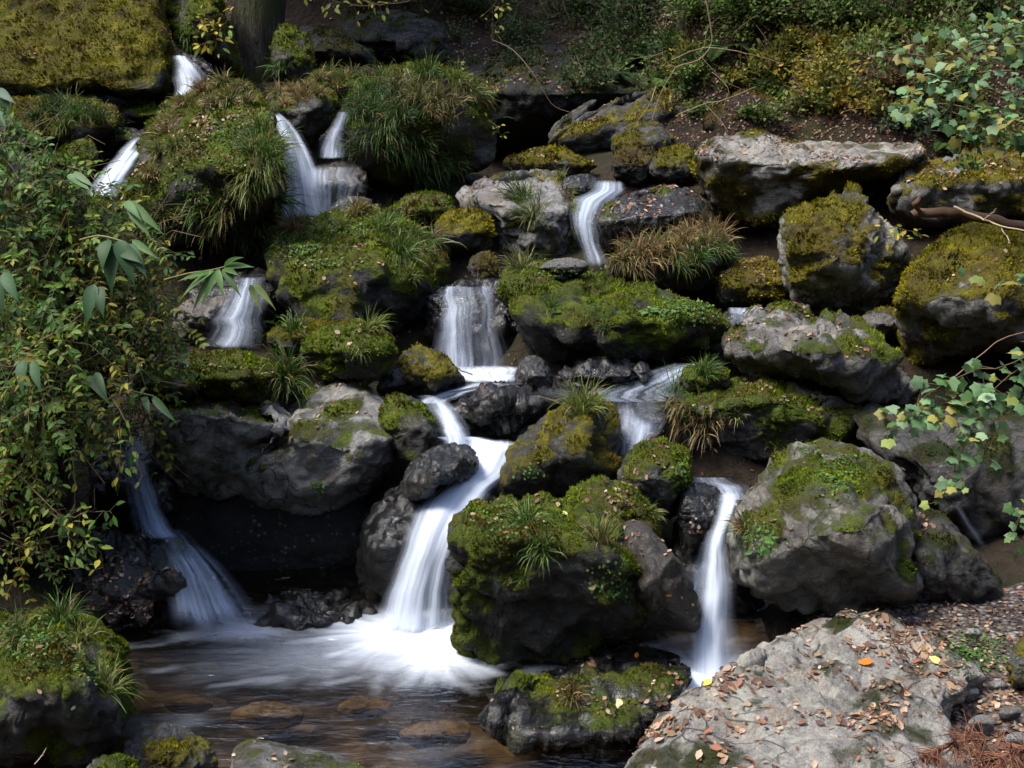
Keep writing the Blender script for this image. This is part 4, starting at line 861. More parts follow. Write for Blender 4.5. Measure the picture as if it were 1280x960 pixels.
# ------------------------------------------------------------------ fallen leaves
LIT = [(.18, .11, .06), (.26, .17, .10), (.13, .07, .045), (.34, .23, .16), (.21, .085, .045), (.10, .055, .038), (.42, .31, .22), (.16, .085, .05), (.24, .17, .12), (.07, .045, .035)]
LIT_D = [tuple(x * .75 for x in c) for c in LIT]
def leaf_variant(k):
    rg = np.random.RandomState(100 + k); V = LF_V.copy(); V[:, 0] *= rg.uniform(1.2, 1.9)
    V[:, 2] = V[:, 2] * 1.2 + rg.uniform(.1, .5) * (V[:, 1] - .5) ** 2 + rg.uniform(-.5, .9) * V[:, 0] ** 2 + rg.normal(size=8) * .03
    V[:, 1] -= .5; V[:, 2] += .04; return V
LV = [leaf_variant(k) for k in range(8)]
lit = Acc(); rg = np.random.RandomState(17)
fg = None; fg_pts = None
for r in ROCKS:
    if r['lit'] <= 0: continue
    V, Fc, N = r['V'], r['F'], r['N']; nf = unit(N[Fc].mean(1)); cf = V[Fc].mean(1)
    cl = fbm(cf / .17, 4, 41)
    wgt = sstep(.30, .75, nf[:, 2]) * np.clip(.05 + sstep(.0, .38, cl) * 1.6, 0, 2) * ((nf * unit(CAM - cf)).sum(1) > -.1)
    A = (np.linalg.norm(np.cross(V[Fc[:, 1]] - V[Fc[:, 0]], V[Fc[:, 2]] - V[Fc[:, 0]]), axis=1) / 2 * wgt).sum()
    if 'big pale foreground' in r['label']:
        n = 272; idx, p = sample_faces(V, Fc, wgt, n * 3, rg)
        qx, qy = proj(p); ok = (qy < 975) & (qx < 1270); fg_pts = (p[ok][:n], nf[idx][ok][:n]); r = dict(r, lit=2.5, Y=.5)
    n = int(min(1900, A * r['lit'] * 640))
    if n < 3: continue
    idx, p = sample_faces(V, Fc, wgt, n, rg); nn = unit(nf[idx] + rg.normal(size=(n, 3)) * .28)
    dd = unit(np.cross(nn, rg.normal(size=(n, 3)))); k = rg.randint(0, 8, n)
    sz = rg.uniform(.35, 1.25, n) * (.021 + .0019 * r['Y'])
    for q in range(8):
        m = k == q
        if m.any(): lit.add(*inst(LV[q], LF_F, p[m] + nn[m] * .005, frame(dd[m], nn[m]), sz[m], pick(LIT, m.sum(), rg)))
# on the gravel bank, the upper slopes, and specks lodged between rocks
def lit_px(x0, x1, y0, y1, n, ground_only=True, size=1.0, pal=LIT, nzmin=.15):
    P_, N_, S_ = [], [], []
    for _ in range(n):
        h_ = hit(rg.uniform(x0, x1), rg.uniform(y0, y1))
        if h_ is None or (ground_only and h_[2] != -1) or h_[1][2] < nzmin: continue
        P_.append(h_[0]); N_.append(h_[1]); S_.append(np.linalg.norm(h_[0] - CAM))
    if not P_: return
    P_, N_, S_ = np.array(P_), np.array(N_), np.array(S_); m = len(P_)
    nn = unit(N_ + rg.normal(size=(m, 3)) * .35); dd = unit(np.cross(nn, rg.normal(size=(m, 3))))
    V, Ff, C = inst(LV[rg.randint(8)], LF_F, P_ + nn * .006, frame(dd, nn), rg.uniform(.55, 1.15, m) * (.018 + .0022 * S_) * size, pick(pal, m, rg)); lit.add(V, Ff, C)
for _ in range(4): lit_px(1130, 1290, 735, 965, 330)
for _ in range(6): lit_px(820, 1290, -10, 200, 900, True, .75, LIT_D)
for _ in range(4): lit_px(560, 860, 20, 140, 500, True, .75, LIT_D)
lit_px(60, 560, 0, 480, 500); lit_px(500, 1290, 180, 640, 700)
lit_px(110, 190, 670, 790, 120, False, .9, LIT, -1); lit_px(820, 900, 640, 780, 30, False, .8, LIT, -1)
o = lit.build('leaf_litter', M_LITTER); tag(o, 'dead brown leaves strewn over the boulders, slopes and gravel', 'leaf litter', None, 'stuff')
# single leaves on the nearest rock
LM = []
for k in range(16):
    V = LV[k % 8]; c = np.array(LIT[k % len(LIT)]) * (1.0 if k < 8 else 1.25)
    LM.append(mk_mesh('fallen_leaf', V, LF_F, True, M_LITTER, {'col': np.repeat(c[None], 8, 0)}))
p, nn0 = fg_pts
for i in range(len(p)):
    nn = unit(nn0[i] + rg.normal(size=3) * .25); dd = unit(np.cross(nn, rg.normal(size=3))); M = frame(dd[None], nn[None])[0]
    o = bpy.data.objects.new('fallen_leaf', LM[rg.randint(16)]); COL.objects.link(o)
    s = rg.uniform(.018, .050); m4 = Matrix([[*(M[a] * s), (p[i] + nn0[i] * .006)[a]] for a in range(3)] + [[0, 0, 0, 1]]); o.matrix_world = m4
    tag(o, 'small dry brown leaf lying on the big pale foreground rock', 'leaf', 'dry leaves on the big pale foreground rock')
for x, y, s, c, lab in [(1082, 830, .062, (.45, .14, .01), 'bright orange leaf in the middle of the big pale foreground rock'),
        (1168, 826, .050, (.62, .52, .14), 'large yellow leaf near the top right of the pale foreground rock'),
        (884, 855, .045, (.50, .46, .08), 'yellow leaf on the upper left edge of the pale foreground rock'),
        (776, 880, .060, (.50, .44, .24), 'long cream leaf lying on the moss of the wet black ledge'),
        (796, 820, .034, (.60, .16, .01), 'orange leaf at the top of the wet black ledge'), (739, 734, .034, (.55, .44, .22), 'cream leaf on the bare patch of the centre boulder'),
        (706, 643, .036, (.55, .52, .22), 'pale yellow leaf on top of the centre boulder'), (836, 742, .036, (.50, .18, .03), 'orange leaf stuck on the smooth slanting grey slab'),
        (325, 926, .034, (.66, .60, .50), 'white leaf on the moss of the flat bottom rock'), (90, 884, .022, (.68, .64, .55), 'small white leaf on the face of the lower left boulder'),
        (24, 943, .024, (.42, .08, .02), 'tiny red star shaped leaf low on the lower left boulder')]:
    h_ = hit(x, y)
    if h_ is None: continue
    nn = h_[1]; dd = unit(np.cross(nn, rg.normal(size=3))); M = frame(dd[None], nn[None])[0]
    me = mk_mesh('fallen_leaf', (LV[3] * s) @ M.T, LF_F, True, M_LITTER, {'col': np.repeat(np.array([c]), 8, 0)})
    o = link('fallen_leaf', me); o.location = h_[0] + nn * .008; tag(o, lab, 'leaf')

# ------------------------------------------------------------------ shrubs hanging over the left bank
PAL_L = [(.065, .145, .02), (.095, .175, .022), (.045, .105, .018), (.18, .225, .025), (.27, .25, .03), (.115, .19, .03)]
def inpoly(x, y, poly):
    c = False; j = len(poly) - 1
    for i in range(len(poly)):
        if (poly[i][1] > y) != (poly[j][1] > y) and x < (poly[j][0] - poly[i][0]) * (y - poly[i][1]) / (poly[j][1] - poly[i][1]) + poly[i][0]: c = not c
        j = i
    return c
def spray(lv, st, p, d, L, rg, pal, lsz, pairs=6, droop=.5, pinn=True):
    m = 8; pts = [p]; dd = unit(np.array(d, float))
    for k in range(m):
        pts.append(pts[-1] + dd * L / m); dd = unit(dd + np.array([0, 0, -droop / m]) + rg.normal(size=3) * .09)
    pts = np.array(pts); st.add(*tube(pts, .0022, .0010, 3, (.10, .075, .03)))
    tt = np.linspace(.18, 1, pairs) * m; i = np.minimum(tt.astype(int), m - 1); f = (tt - i)[:, None]
    q = pts[i] * (1 - f) + pts[i + 1] * f; tan = unit(pts[i + 1] - pts[i])
    up = unit(np.array([0, -.35, .9]) + rg.normal(size=3) * .35)
    side = unit(np.cross(tan, up))
    P_, D_ = [], []
    for s in (-1, 1):
        P_.append(q); D_.append(unit(side * s + tan * rg.uniform(.35, .8)))
    P_.append(q[-1:]); D_.append(tan[-1:])
    P_ = np.concatenate(P_); D_ = np.concatenate(D_); n = len(P_)
    D_ = unit(D_ + np.array([0, 0, -.25]) + rg.normal(size=(n, 3)) * .16)
    nn = unit(up + rg.normal(size=(n, 3)) * .3)
    base = pick(pal, 1, rg); c = base * rg.uniform(.5, 1.35, (n, 1)); od = rg.uniform(size=n) < .06; c[od] = np.array([.22, .18, .03])
    lv.add(*inst(LF_V * np.array([1.05, 1, 1]), LF_F, P_, frame(D_, nn), lsz * rg.uniform(.45, 1.2, n), c))
SH = [  # polygon of roots, sprays, palette index list, label
 ([(-40,170),(40,165),(95,215),(130,260),(60,300),(-40,290)], 120, PAL_L[:3] + PAL_L[5:], .050, 'green leafy shrub at the upper part of the left bank'),
 ([(40,250),(130,240),(185,290),(195,350),(110,345),(30,320)], 110, PAL_L[2:], .046, 'yellow tinged shrub bulging out beside the broad grassy mound'),
 ([(-40,290),(60,300),(110,350),(100,430),(20,440),(-40,420)], 90, PAL_L[:4], .050, 'shrub of mid green leaves in the middle of the left edge'),
 ([(110,345),(195,340),(215,400),(205,470),(150,470),(105,420)], 110, PAL_L[1:5], .042, 'thin shrub with yellow leaves beside the left middle fall'),
 ([(-40,430),(60,440),(110,470),(100,560),(20,580),(-40,560)], 75, PAL_L[:4], .046, 'sparse shrub with fern like leaves at the left edge'),
 ([(90,450),(165,460),(190,510),(150,560),(100,560)], 40, PAL_L, .042, 'drooping shrub tips hanging over the dim blue cascade'),
 ([(-40,560),(50,570),(90,620),(60,690),(-40,700)], 34, PAL_L[:5], .042, 'trailing yellow green twigs low on the shaded left bank'),
]
for poly, n, pal, ls, lab in SH:
    n = int(n * 1.55); ls *= .93
    rg = np.random.RandomState(len(lab) * 13 + n); lv, st = Acc(), Acc(); xs = [a[0] for a in poly]; ys = [a[1] for a in poly]; k = 0; t = 0; loc0 = None
    while k < n and t < n * 30:
        t += 1; x, y = rg.uniform(min(xs), max(xs)), rg.uniform(min(ys), max(ys))
        if not inpoly(x, y, poly): continue
        h_ = hit(x, y)
        if h_ is None: continue
        p = P1(x, y, min(h_[0][1], 5.6) - rg.uniform(.02, .45)); k += 1
        if loc0 is None: loc0 = p
        spray(lv, st, p, np.array([rg.uniform(-.4, 1.0), -rg.uniform(.2, .9), rg.uniform(-.5, .8)]), rg.uniform(.14, .34), rg, pal, ls, rg.randint(4, 8), rg.uniform(.3, 1.4))
        if rg.uniform() < .45:   # bare woody twig
            a = p; b_ = p + np.array([rg.uniform(-.3, .3), rg.uniform(-.1, .25), rg.uniform(-.4, .3)]); mid = (a + b_) / 2 + rg.normal(size=3) * .05
            st.add(*tube([a, (a + mid) / 2 + rg.normal(size=3) * .01, mid, b_], .003, .002, 4, (.12, .085, .05)))
    e = empty('shrub', loc0); tag(e, lab, 'shrub', None)
    for a, nm, mt in ((lv, 'leaves', M_LEAF), (st, 'stems', M_STEM)):
        a.V = [v - loc0 for v in a.V]; a.build(nm, mt, e)
def twig_plant(label, branches, pal, lsz, name='hanging_branch', cat='branch', nleaf=9, rcol=(.11, .08, .045), template=0, rad=.0035, petiole=.03, seed=1, mat=None):
    rg = np.random.RandomState(seed); e = None; lv, st = Acc(), Acc()
    for br in branches:
        pts = catm([list(P1(*b)) for b in br], 14) 
        if e is None: e = empty(name, pts[0]); org = np.array(pts[0]); tag(e, label, cat)
        pts = pts + rg.normal(size=pts.shape) * .004
        st.add(*tube(pts - org, rad, rad * .45, 5, rcol))
        if not nleaf: continue
        n = nleaf; tt = rg.uniform(.15, 1, n) * 13; i = np.minimum(tt.astype(int), 12); q = pts[i]
        tan = unit(pts[i + 1] - pts[i]); off = unit(rg.normal(size=(n, 3)) + np.array([0, -.3, .3])) * petiole * rg.uniform(.5, 2.4, (n, 1))
        for a, b_ in zip(q, off): st.add(*tube([a - org, a + b_ - org], .0013, .001, 3, rcol))
        nn = unit(np.array([-.05, -.55, .75]) + rg.normal(size=(n, 3)) * .33); dd = unit(off + tan * .02 + np.array([0, -.3, -.25]) * petiole * 2 + rg.normal(size=(n, 3)) * .02)
        TV, TF = (LO_V, LO_F) if template else (LF_V, LF_F)
        lv.add(*inst(TV, TF, q + off - org, frame(dd, nn), lsz * rg.uniform(.6, 1.2, n), pick(pal, n, rg)))
    st.build('stems', M_STEM, e); lv.build('leaves', mat or M_LEAF, e); return e
PALE = [(.16, .28, .13), (.11, .22, .09), (.22, .33, .18), (.07, .15, .05), (.20, .26, .06), (.10, .18, .09), (.26, .24, .06)]
twig_plant('pale lobed leaf branches reaching in from the upper right', [
    [(1330,60,6.6),(1240,55,6.8),(1170,70,6.9),(1100,62,7.0)], [(1330,95,6.5),(1230,90,6.7),(1160,110,6.8),(1125,140,6.9)], [(1330,130,6.5),(1260,120,6.6),(1200,100,6.7),(1140,95,6.8)],
    [(1330,150,6.4),(1250,150,6.5),(1180,130,6.6),(1130,150,6.8)], [(1340,30,6.8),(1270,30,6.9),(1220,45,7.0)], [(1330,175,6.4),(1280,170,6.4),(1230,150,6.5),(1200,175,6.6)]],
    PALE, .076, 'leafy_branch', 'branch', 58, template=1, rad=.006, petiole=.06, seed=4)
twig_plant('pale lobed leaf vine stretching left over the shaded rock', [
    [(1330,425,4.5),(1260,455,4.5),(1200,470,4.55),(1150,500,4.6),(1095,548,4.65)], [(1300,440,4.4),(1250,480,4.45),(1210,510,4.5),(1160,520,4.55)], [(1330,500,4.4),(1270,500,4.45),(1220,520,4.5),(1195,545,4.5)],
    [(1200,500,4.55),(1150,515,4.6),(1120,525,4.65)]],
    PALE, .066, 'leafy_vine', 'vine', 34, template=1, rad=.0028, petiole=.04, seed=5)
twig_plant('thin trailing vine with small pale leaves beside the dome', [
    [(1230,530,4.5),(1200,570,4.5),(1185,600,4.5),(1170,632,4.52)], [(1240,540,4.4),(1220,590,4.42),(1180,612,4.45)]], PALE, .052, 'leafy_vine', 'vine', 16, template=1, rad=.002, petiole=.03, seed=6)
twig_plant('drooping leafy twig at the right edge above the sand', [
    [(1310,560,4.0),(1285,620,4.0),(1265,670,4.0),(1245,708,4.05)], [(1310,600,4.0),(1290,640,4.0),(1275,690,4.0)]], PALE[:4] + [(.16, .26, .08)], .046, 'leafy_twig', 'twig', 11, template=1, rad=.002, petiole=.025, seed=7)
twig_plant('small pale leafed twig crossing the large rounded boulder at right', [[(1310,360,5.6),(1260,355,5.6),(1210,345,5.65)]], PALE, .08, 'leafy_twig', 'twig', 10, template=1, rad=.002, seed=8)
YL = [(.38, .30, .03), (.26, .27, .04), (.14, .20, .03), (.5, .38, .05)]
twig_plant('low plant with bright yellow leaves above the topmost fall', [[(262,60,10.2),(255,35,10.1),(245,18,10.1)], [(268,62,10.2),(275,38,10.1),(285,25,10.1)], [(265,60,10.2),(262,35,10.0),(268,20,10.0)]], YL, .085, 'leafy_plant', 'plant', 16, rad=.004, petiole=.05, seed=9)
twig_plant('overhanging branch with yellow green leaves at the top centre left', [[(330,-30,9.5),(400,-5,9.5),(450,8,9.5),(480,2,9.6)], [(400,-20,9.5),(470,5,9.5),(520,-2,9.6)]], [(.14, .17, .02), (.08, .11, .015), (.22, .2, .03)], .07, 'leafy_branch', 'branch', 30, rad=.006, petiole=.06, seed=10)
twig_plant('thin hanging branch with yellow leaf spray at the top middle', [[(640,-30,9.8),(618,5,9.9),(616,30,10.0),(615,52,10.0)], [(600,-25,9.8),(615,5,9.8),(635,12,9.8)]], [(.22, .23, .03), (.14, .18, .03)], .07, 'leafy_branch', 'branch', 12, rad=.005, petiole=.05, seed=11)
twig_plant('reddish and yellow leafed seedling behind the great tufted boulder', [[(565,90,9.6),(570,80,9.5),(585,76,9.5)], [(600,110,9.4),(612,100,9.4),(625,112,9.4)], [(610,150,9.3),(622,160,9.2),(628,175,9.2)]], YL[1:3] + [(.10, .16, .03)], .045, 'seedling', 'plant', 12, rad=.002, petiole=.03, seed=12)
twig_plant('low yellow leafed plant in the gap below the pointed boulder', [[(1095,290,7.1),(1125,285,7.0),(1150,292,7.0)], [(1100,300,7.1),(1130,300,7.0)]], YL, .05, 'leafy_plant', 'plant', 16, rad=.002, petiole=.03, seed=13)
twig_plant('broad leafed green weed on the left shoulder of the domed boulder', [[(945,650,4.35),(955,672,4.28),(952,690,4.25)], [(940,660,4.35),(965,680,4.26)]], [(.05, .14, .03), (.08, .18, .03)], .045, 'weed', 'plant', 9, rad=.0015, petiole=.02, seed=14)
for i, (lab, brs, n) in enumerate([
    ('bare curved twig with yellow leaves hanging before the left cascade', [[(20,590,4.4),(70,640,4.3),(100,665,4.3),(125,690,4.3)], [(90,560,4.3),(95,620,4.3),(85,655,4.3)], [(70,650,4.3),(110,640,4.25),(140,640,4.25)]], 12),
    ('twig ending in yellow green leaves beside the head of the left cascade', [[(120,470,4.4),(160,530,4.3),(172,580,4.3),(182,600,4.3)], [(150,500,4.4),(150,560,4.35),(148,620,4.35)]], 9),
    ('twig with small green leaves hanging above the wet cascade rock', [[(60,640,4.3),(100,670,4.25),(125,690,4.25),(130,715,4.25)], [(80,660,4.25),(110,700,4.25),(85,712,4.25)]], 14)]):
    twig_plant(lab, brs, PAL_L, .05, 'leafy_twig', 'twig', n, rad=.0028, petiole=.02, seed=30 + i)

# ------------------------------------------------------------------ large bamboo leaves
def bamboo(label, leaves, stem=None, cols=((.05, .12, .03), (.08, .16, .04)), seed=0):
    rg = np.random.RandomState(seed + 50); x, y, x2, y2, Y, w_ = leaves[0]; org = P1(x, y, Y); e = empty('bamboo_plant', org); tag(e, label, 'bamboo')
    if stem is not None:
        V, Ff, C = tube(catm([list(P1(*s)) for s in stem], 12) - org, .005, .003, 5, (.16, .15, .06)); link('stem', mk_mesh('stem', V, Ff, True, M_STEM, {'col': C}), e)
    for (x, y, x2, y2, Y, w_) in leaves:
        a = P1(x, y, Y) - org; b_ = P1(x2, y2, Y - .08) - org; L = np.linalg.norm(b_ - a); t = np.linspace(0, 1, 11)[:, None]
        mid = (a + b_) / 2 + np.array([0, -.02, L * rg.uniform(.05, .18)]); c = (1 - t) ** 2 * a + 2 * t * (1 - t) * mid + t ** 2 * b_
        tan = unit(np.gradient(c, axis=0)); vw = unit(np.array([rg.uniform(-.6, .6), -1, .6])); sd_ = unit(np.cross(tan, vw)); W = (np.sin(np.clip(t * 1.06, 0, 1) ** .62 * math.pi) * w_ * Y / F / 2 + .0006)
        nrm = np.cross(sd_, tan)
        V = np.stack([c - sd_ * W + nrm * W * .25, c, c + sd_ * W + nrm * W * .25], 1).reshape(-1, 3)
        i = np.arange(10) * 3; Ff = np.concatenate([np.stack([i, i + 1, i + 4, i + 3], 1), np.stack([i + 1, i + 2, i + 5, i + 4], 1)])
        cc = pick(cols, 1, rg); link('leaf', mk_mesh('leaf', V, Ff, True, M_LEAF, {'col': np.repeat(cc, len(V), 0)}), e)
bamboo('bamboo stem with narrow leaves fanning out left of the middle fall', [(268,338,225,375,5.0,9),(270,338,240,392,5.0,8),(275,336,252,385,5.0,8),(278,336,302,372,5.0,9),(280,335,300,345,5.0,8),(282,333,318,334,5.0,9),(280,332,305,322,5.0,7),(272,336,280,372,5.0,8),(266,340,222,352,5.0,7)], [(205,350,5.0),(235,342,5.0),(262,338,5.0),(283,333,5.0)], seed=1)
bamboo('two long yellowish bamboo leaves hanging before the middle fall', [(312,356,328,392,5.0,8),(318,355,345,388,5.0,8)], None, ((.14, .20, .05),), 2)
bamboo('large broad bamboo leaves hanging dark in the left bushes', [(140,305,140,372,4.3,22),(148,300,170,362,4.3,20),(150,310,178,330,4.3,18),(135,300,128,340,4.3,18),(118,355,108,410,4.3,18),(125,358,130,400,4.3,14),(160,305,185,350,4.3,16)], [(100,300,4.4),(125,295,4.35),(155,302,4.3)], ((.022, .065, .022), (.035, .09, .028)), 3)
bamboo('long pale bamboo leaves arching right above the yellow tinged shrub', [(158,252,205,294,4.6,13),(160,255,190,300,4.6,13),(156,252,178,278,4.6,11),(165,300,200,325,4.5,9)], None, ((.10, .20, .07), (.07, .14, .045)), 4)
bamboo('drooping bamboo leaf pair near the slanting upper left fall', [(85,218,115,240,5.0,12),(92,216,120,236,5.0,9),(80,215,60,218,5.0,6)], None, ((.13, .23, .10),), 5)
bamboo('dark bamboo leaves at the left edge in mid bank', [(30,450,28,498,4.2,16),(42,450,52,492,4.2,14),(5,340,25,380,4.2,16),(0,345,5,400,4.2,14)], None, ((.03, .085, .03),), 6)
bamboo('dark bamboo leaves poking over the grey ledge rock', [(190,495,222,530,4.6,10),(180,495,188,520,4.6,9),(110,470,140,510,4.4,12),(120,465,135,500,4.4,10)], [(140,480,4.5),(170,490,4.55),(192,495,4.6)], ((.05, .12, .04), (.035, .08, .03)), 7)
bamboo('big blue green bamboo leaves at the upper left edge', [(0,118,18,160,5.5,14),(-5,112,20,130,5.5,12),(0,125,8,165,5.5,10)], None, ((.09, .17, .12),), 8)

# ------------------------------------------------------------------ hillside bushes and ferns
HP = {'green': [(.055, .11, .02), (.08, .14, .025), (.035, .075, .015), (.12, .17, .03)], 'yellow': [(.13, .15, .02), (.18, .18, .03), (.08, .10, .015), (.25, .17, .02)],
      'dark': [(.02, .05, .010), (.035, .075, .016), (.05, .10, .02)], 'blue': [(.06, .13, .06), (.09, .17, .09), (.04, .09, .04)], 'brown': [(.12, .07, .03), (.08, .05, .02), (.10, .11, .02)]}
def bush(px, py, rpx, kind, label, group, n=330, seed=0, lsz=.045, yf=1.0):
    h_ = hit(px, py)
    if h_ is None: return
    p, nn, _ = h_; dist = np.linalg.norm(p - CAM); r_ = rpx * dist / F; rg = np.random.RandomState(seed)
    e = empty('bush', p); tag(e, label, 'bush', group); lv, st = Acc(), Acc()
    K = 16; tips = rg.normal(size=(K, 3)); tips = unit(tips); tips[:, 2] = np.abs(tips[:, 2]) * .9 + .1; tips = tips * (r_ * rg.uniform(.5, 1.15, (K, 1)))
    for t_ in tips[:9]:
        q = t_ * 1.25 + rg.normal(size=3) * r_ * .25; st.add(*tube(catm([[0, 0, 0], list(t_ * .45 + rg.normal(size=3) * r_ * .15), list(q)], 7), .0045, .0018, 3, tuple(np.array([.19, .14, .09]) * rg.uniform(.5, 1.3))))
    for t_ in tips:
        m_ = t_ * .5 + rg.normal(size=3) * r_ * .08
        pts = catm([[0, 0, -.03], list(m_ * .5 + np.array([0, 0, .1 * r_])), list(m_), list(t_)], 8); st.add(*tube(pts, .006, .002, 4, (.10, .075, .05)))
        k = n // K; tt = rg.uniform(.3, 1.05, k)[:, None]; q = t_ * tt + rg.normal(size=(k, 3)) * r_ * .16
        nn_ = unit(np.array([0, -.35, .8]) + rg.normal(size=(k, 3)) * .5); dd = unit(q + rg.normal(size=(k, 3)) * r_ * .6)
        lv.add(*inst(LF_V * np.array([1.2, 1, 1]), LF_F, q, frame(dd, nn_), lsz * rg.uniform(.6, 1.3, k), pick(HP[kind], 1, rg) * rg.uniform(.7, 1.3, (k, 1))))
    st.build('stems', M_STEM, e); lv.build('leaves', M_LEAF, e)
rb = random.Random(9)
zone = [  # x0,x1,y0,y1,count,rpx,kind,label,group
 (850, 980, 5, 60, 14, 42, 'green', 'loose green bush on the slope left of the upper right', 'green bushes on the upper slope'),
 (960, 1100, 60, 140, 15, 36, 'yellow', 'yellow green bush just behind the big pale slab', 'yellow green bushes behind the slab'),
 (980, 1290, -10, 40, 18, 46, 'green', 'leafy green bush along the top right edge of the slope', 'green bushes along the top right'),
 (860, 1060, 110, 150, 10, 20, 'green', 'small low green plant along the back edge of the big pale slab', 'low plants along the back of the slab'),
 (1060, 1200, 30, 120, 9, 32, 'brown', 'half bare brownish bush on the upper right slope', 'brownish bushes on the slope'),
 (830, 1010, 70, 140, 12, 26, 'yellow', 'low yellowish bush on the leafy slope above the pale slab', 'low bushes on the leafy slope'),
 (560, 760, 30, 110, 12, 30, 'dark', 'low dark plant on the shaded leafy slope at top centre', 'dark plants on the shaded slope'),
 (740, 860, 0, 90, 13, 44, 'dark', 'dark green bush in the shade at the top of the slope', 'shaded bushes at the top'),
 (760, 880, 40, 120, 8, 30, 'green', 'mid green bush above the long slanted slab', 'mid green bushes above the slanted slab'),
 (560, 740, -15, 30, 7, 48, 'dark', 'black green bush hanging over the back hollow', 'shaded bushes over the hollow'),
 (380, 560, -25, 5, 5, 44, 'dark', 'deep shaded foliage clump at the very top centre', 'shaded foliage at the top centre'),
 (1180, 1290, 140, 200, 5, 26, 'green', 'low green bush at the right end behind the slab', 'low bushes at the right end'),
 (1080, 1290, 40, 130, 10, 36, 'green', 'green bush among the lobed leaf branches on the right slope', 'green bushes on the right slope'),
 (1060, 1180, 150, 180, 3, 20, 'blue', 'small blue green seedling clump on the far end of the slab', 'seedlings on the slab end'),
]
for zi, (x0, x1, y0, y1, cnt, rp, kd, lab, grp) in enumerate(zone):
    for k in range(cnt): bush(rb.uniform(x0, x1), rb.uniform(max(y0, 2), y1), rp * rb.uniform(.75, 1.25), kd, lab, grp, 430 if rp > 30 else 240, seed=zi * 40 + k)
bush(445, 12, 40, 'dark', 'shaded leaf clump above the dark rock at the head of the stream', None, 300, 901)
for x, y, s, lab in [(250, 250, 24, 'pale green leafy plant on the lower left of the broad mound'), (300, 265, 22, 'yellow green leafy plant at the lower right of the broad mound'), (235, 275, 20, 'small leafy plant among the hanging grass of the broad mound'),
                     (1210, 215, 18, 'little green plant beside the yellow mossy shelf'), (30, 75, 20, 'brownish low plant on the face of the corner boulder')]:
    bush(x, y, s, 'green' if 'green' in lab else 'yellow', lab, None, 130, seed=x, lsz=.04)
def fern(px, py, lpx, n, label, seed, col=(.06, .13, .03), dirs=None):
    h_ = hit(px, py)
    if h_ is None: return
    p, nn, _ = h_; dist = np.linalg.norm(p - CAM); L = lpx * dist / F; rg = np.random.RandomState(seed); e = empty('fern', p); tag(e, label, 'fern')
    for k in range(n):
        a = rg.uniform(0, 2 * math.pi) if dirs is None else rg.uniform(*dirs)
        d = unit(np.array([math.cos(a), math.sin(a) - .4, rg.uniform(.2, .9)])); pts = [np.zeros(3)]
        for _ in range(12): pts.append(pts[-1] + d * L / 12); d = unit(d + np.array([0, 0, -.13]))
        pts = np.array(pts); ac = Acc(); ac.add(*tube(pts, .003, .001, 3, (.07, .09, .03)))
        m = 22; tt = np.linspace(.12, 1, m) * 12; i = np.minimum(tt.astype(int), 11); f = (tt - i)[:, None]; q = pts[i] * (1 - f) + pts[i + 1] * f; tan = unit(pts[i + 1] - pts[i])
        sd_ = unit(np.cross(tan, np.array([0, -.2, 1.0]))); w_ = L * .30 * np.sin(np.linspace(.25, 1, m) ** .8 * math.pi) + .004
        for s in (-1, 1):
            dd = unit(sd_ * s + tan * .45 + rg.normal(size=(m, 3)) * .06)
            ac.add(*inst(DI_V * np.array([.8, 1, 1]), DI_F, q, frame(dd, np.repeat(np.array([[0, -.3, 1.0]]), m, 0)), w_, np.repeat(np.array([col]) * rg.uniform(.8, 1.25), m, 0)))
        ac.build('frond', M_LEAF, e)
for i, (x, y, l, n, lab, c) in enumerate([(790, 75, 44, 9, 'fern with spread fronds on the shaded slope above the slanted slab', (.05, .11, .03)), (835, 105, 34, 7, 'lighter fern just above the slanted slab', (.09, .16, .04)),
        (770, 95, 30, 7, 'small dark fern left on the shaded slope', (.03, .07, .02)), (810, 390, 24, 5, 'pair of hanging fern fronds on the long dark boulder', (.12, .22, .05)), (702, 392, 14, 3, 'tiny fern frond in the middle of the long dark boulder', (.12, .22, .05)),
        (1180, 180, 26, 6, 'fern at the back right of the pale slab', (.07, .13, .03)), (905, 60, 40, 8, 'fern among the bushes left on the slope', (.06, .12, .03)), (625, 150, 26, 6, 'fern in shade at the rim of the back hollow', (.03, .07, .02)), (10, 560, 60, 8, 'fern like fronds in the dark of the left bank', (.04, .09, .02))]):
    fern(x, y, l, n, lab, 60 + i, c)

# ------------------------------------------------------------------ dead twigs, sticks and the tree
def stick(label, pts, r0, r1, col, sub=(), name='twig', cat='twig', k=6):
    a = Acc(); c = catm([list(P1(*p)) for p in pts], 16); rg = np.random.RandomState(len(label)); c = c + rg.normal(size=c.shape) * r0 * .25; f = 1.0 if name == 'log' else .6; r0 *= f; r1 *= f; a.add(*tube(c, r0, r1, k, col))
    for s in sub: a.add(*tube(catm([list(P1(*p)) for p in s], 9) + rg.normal(size=(9, 3)) * r0 * .4, r0 * .55, r1 * .6, 4, col))
    o = a.build(name, M_STEM); return tag(o, label, cat)
stick('thick brown dead log end resting behind the large rounded boulder', [(1142,268,7.0),(1180,264,6.9),(1230,272,6.8),(1300,290,6.7)], .030, .034, (.09, .055, .035), [[(1150,264,6.95),(1145,255,6.9),(1150,250,6.9)]], 'log', 'log', 8)
stick('pale forked dead stick lying above the large rounded boulder', [(1193,259,6.7),(1220,270,6.6),(1250,282,6.5),(1300,292,6.4)], .012, .008, (.38, .30, .20), [[(1250,282,6.5),(1258,296,6.45),(1262,305,6.4)], [(1230,275,6.55),(1245,262,6.5)]])
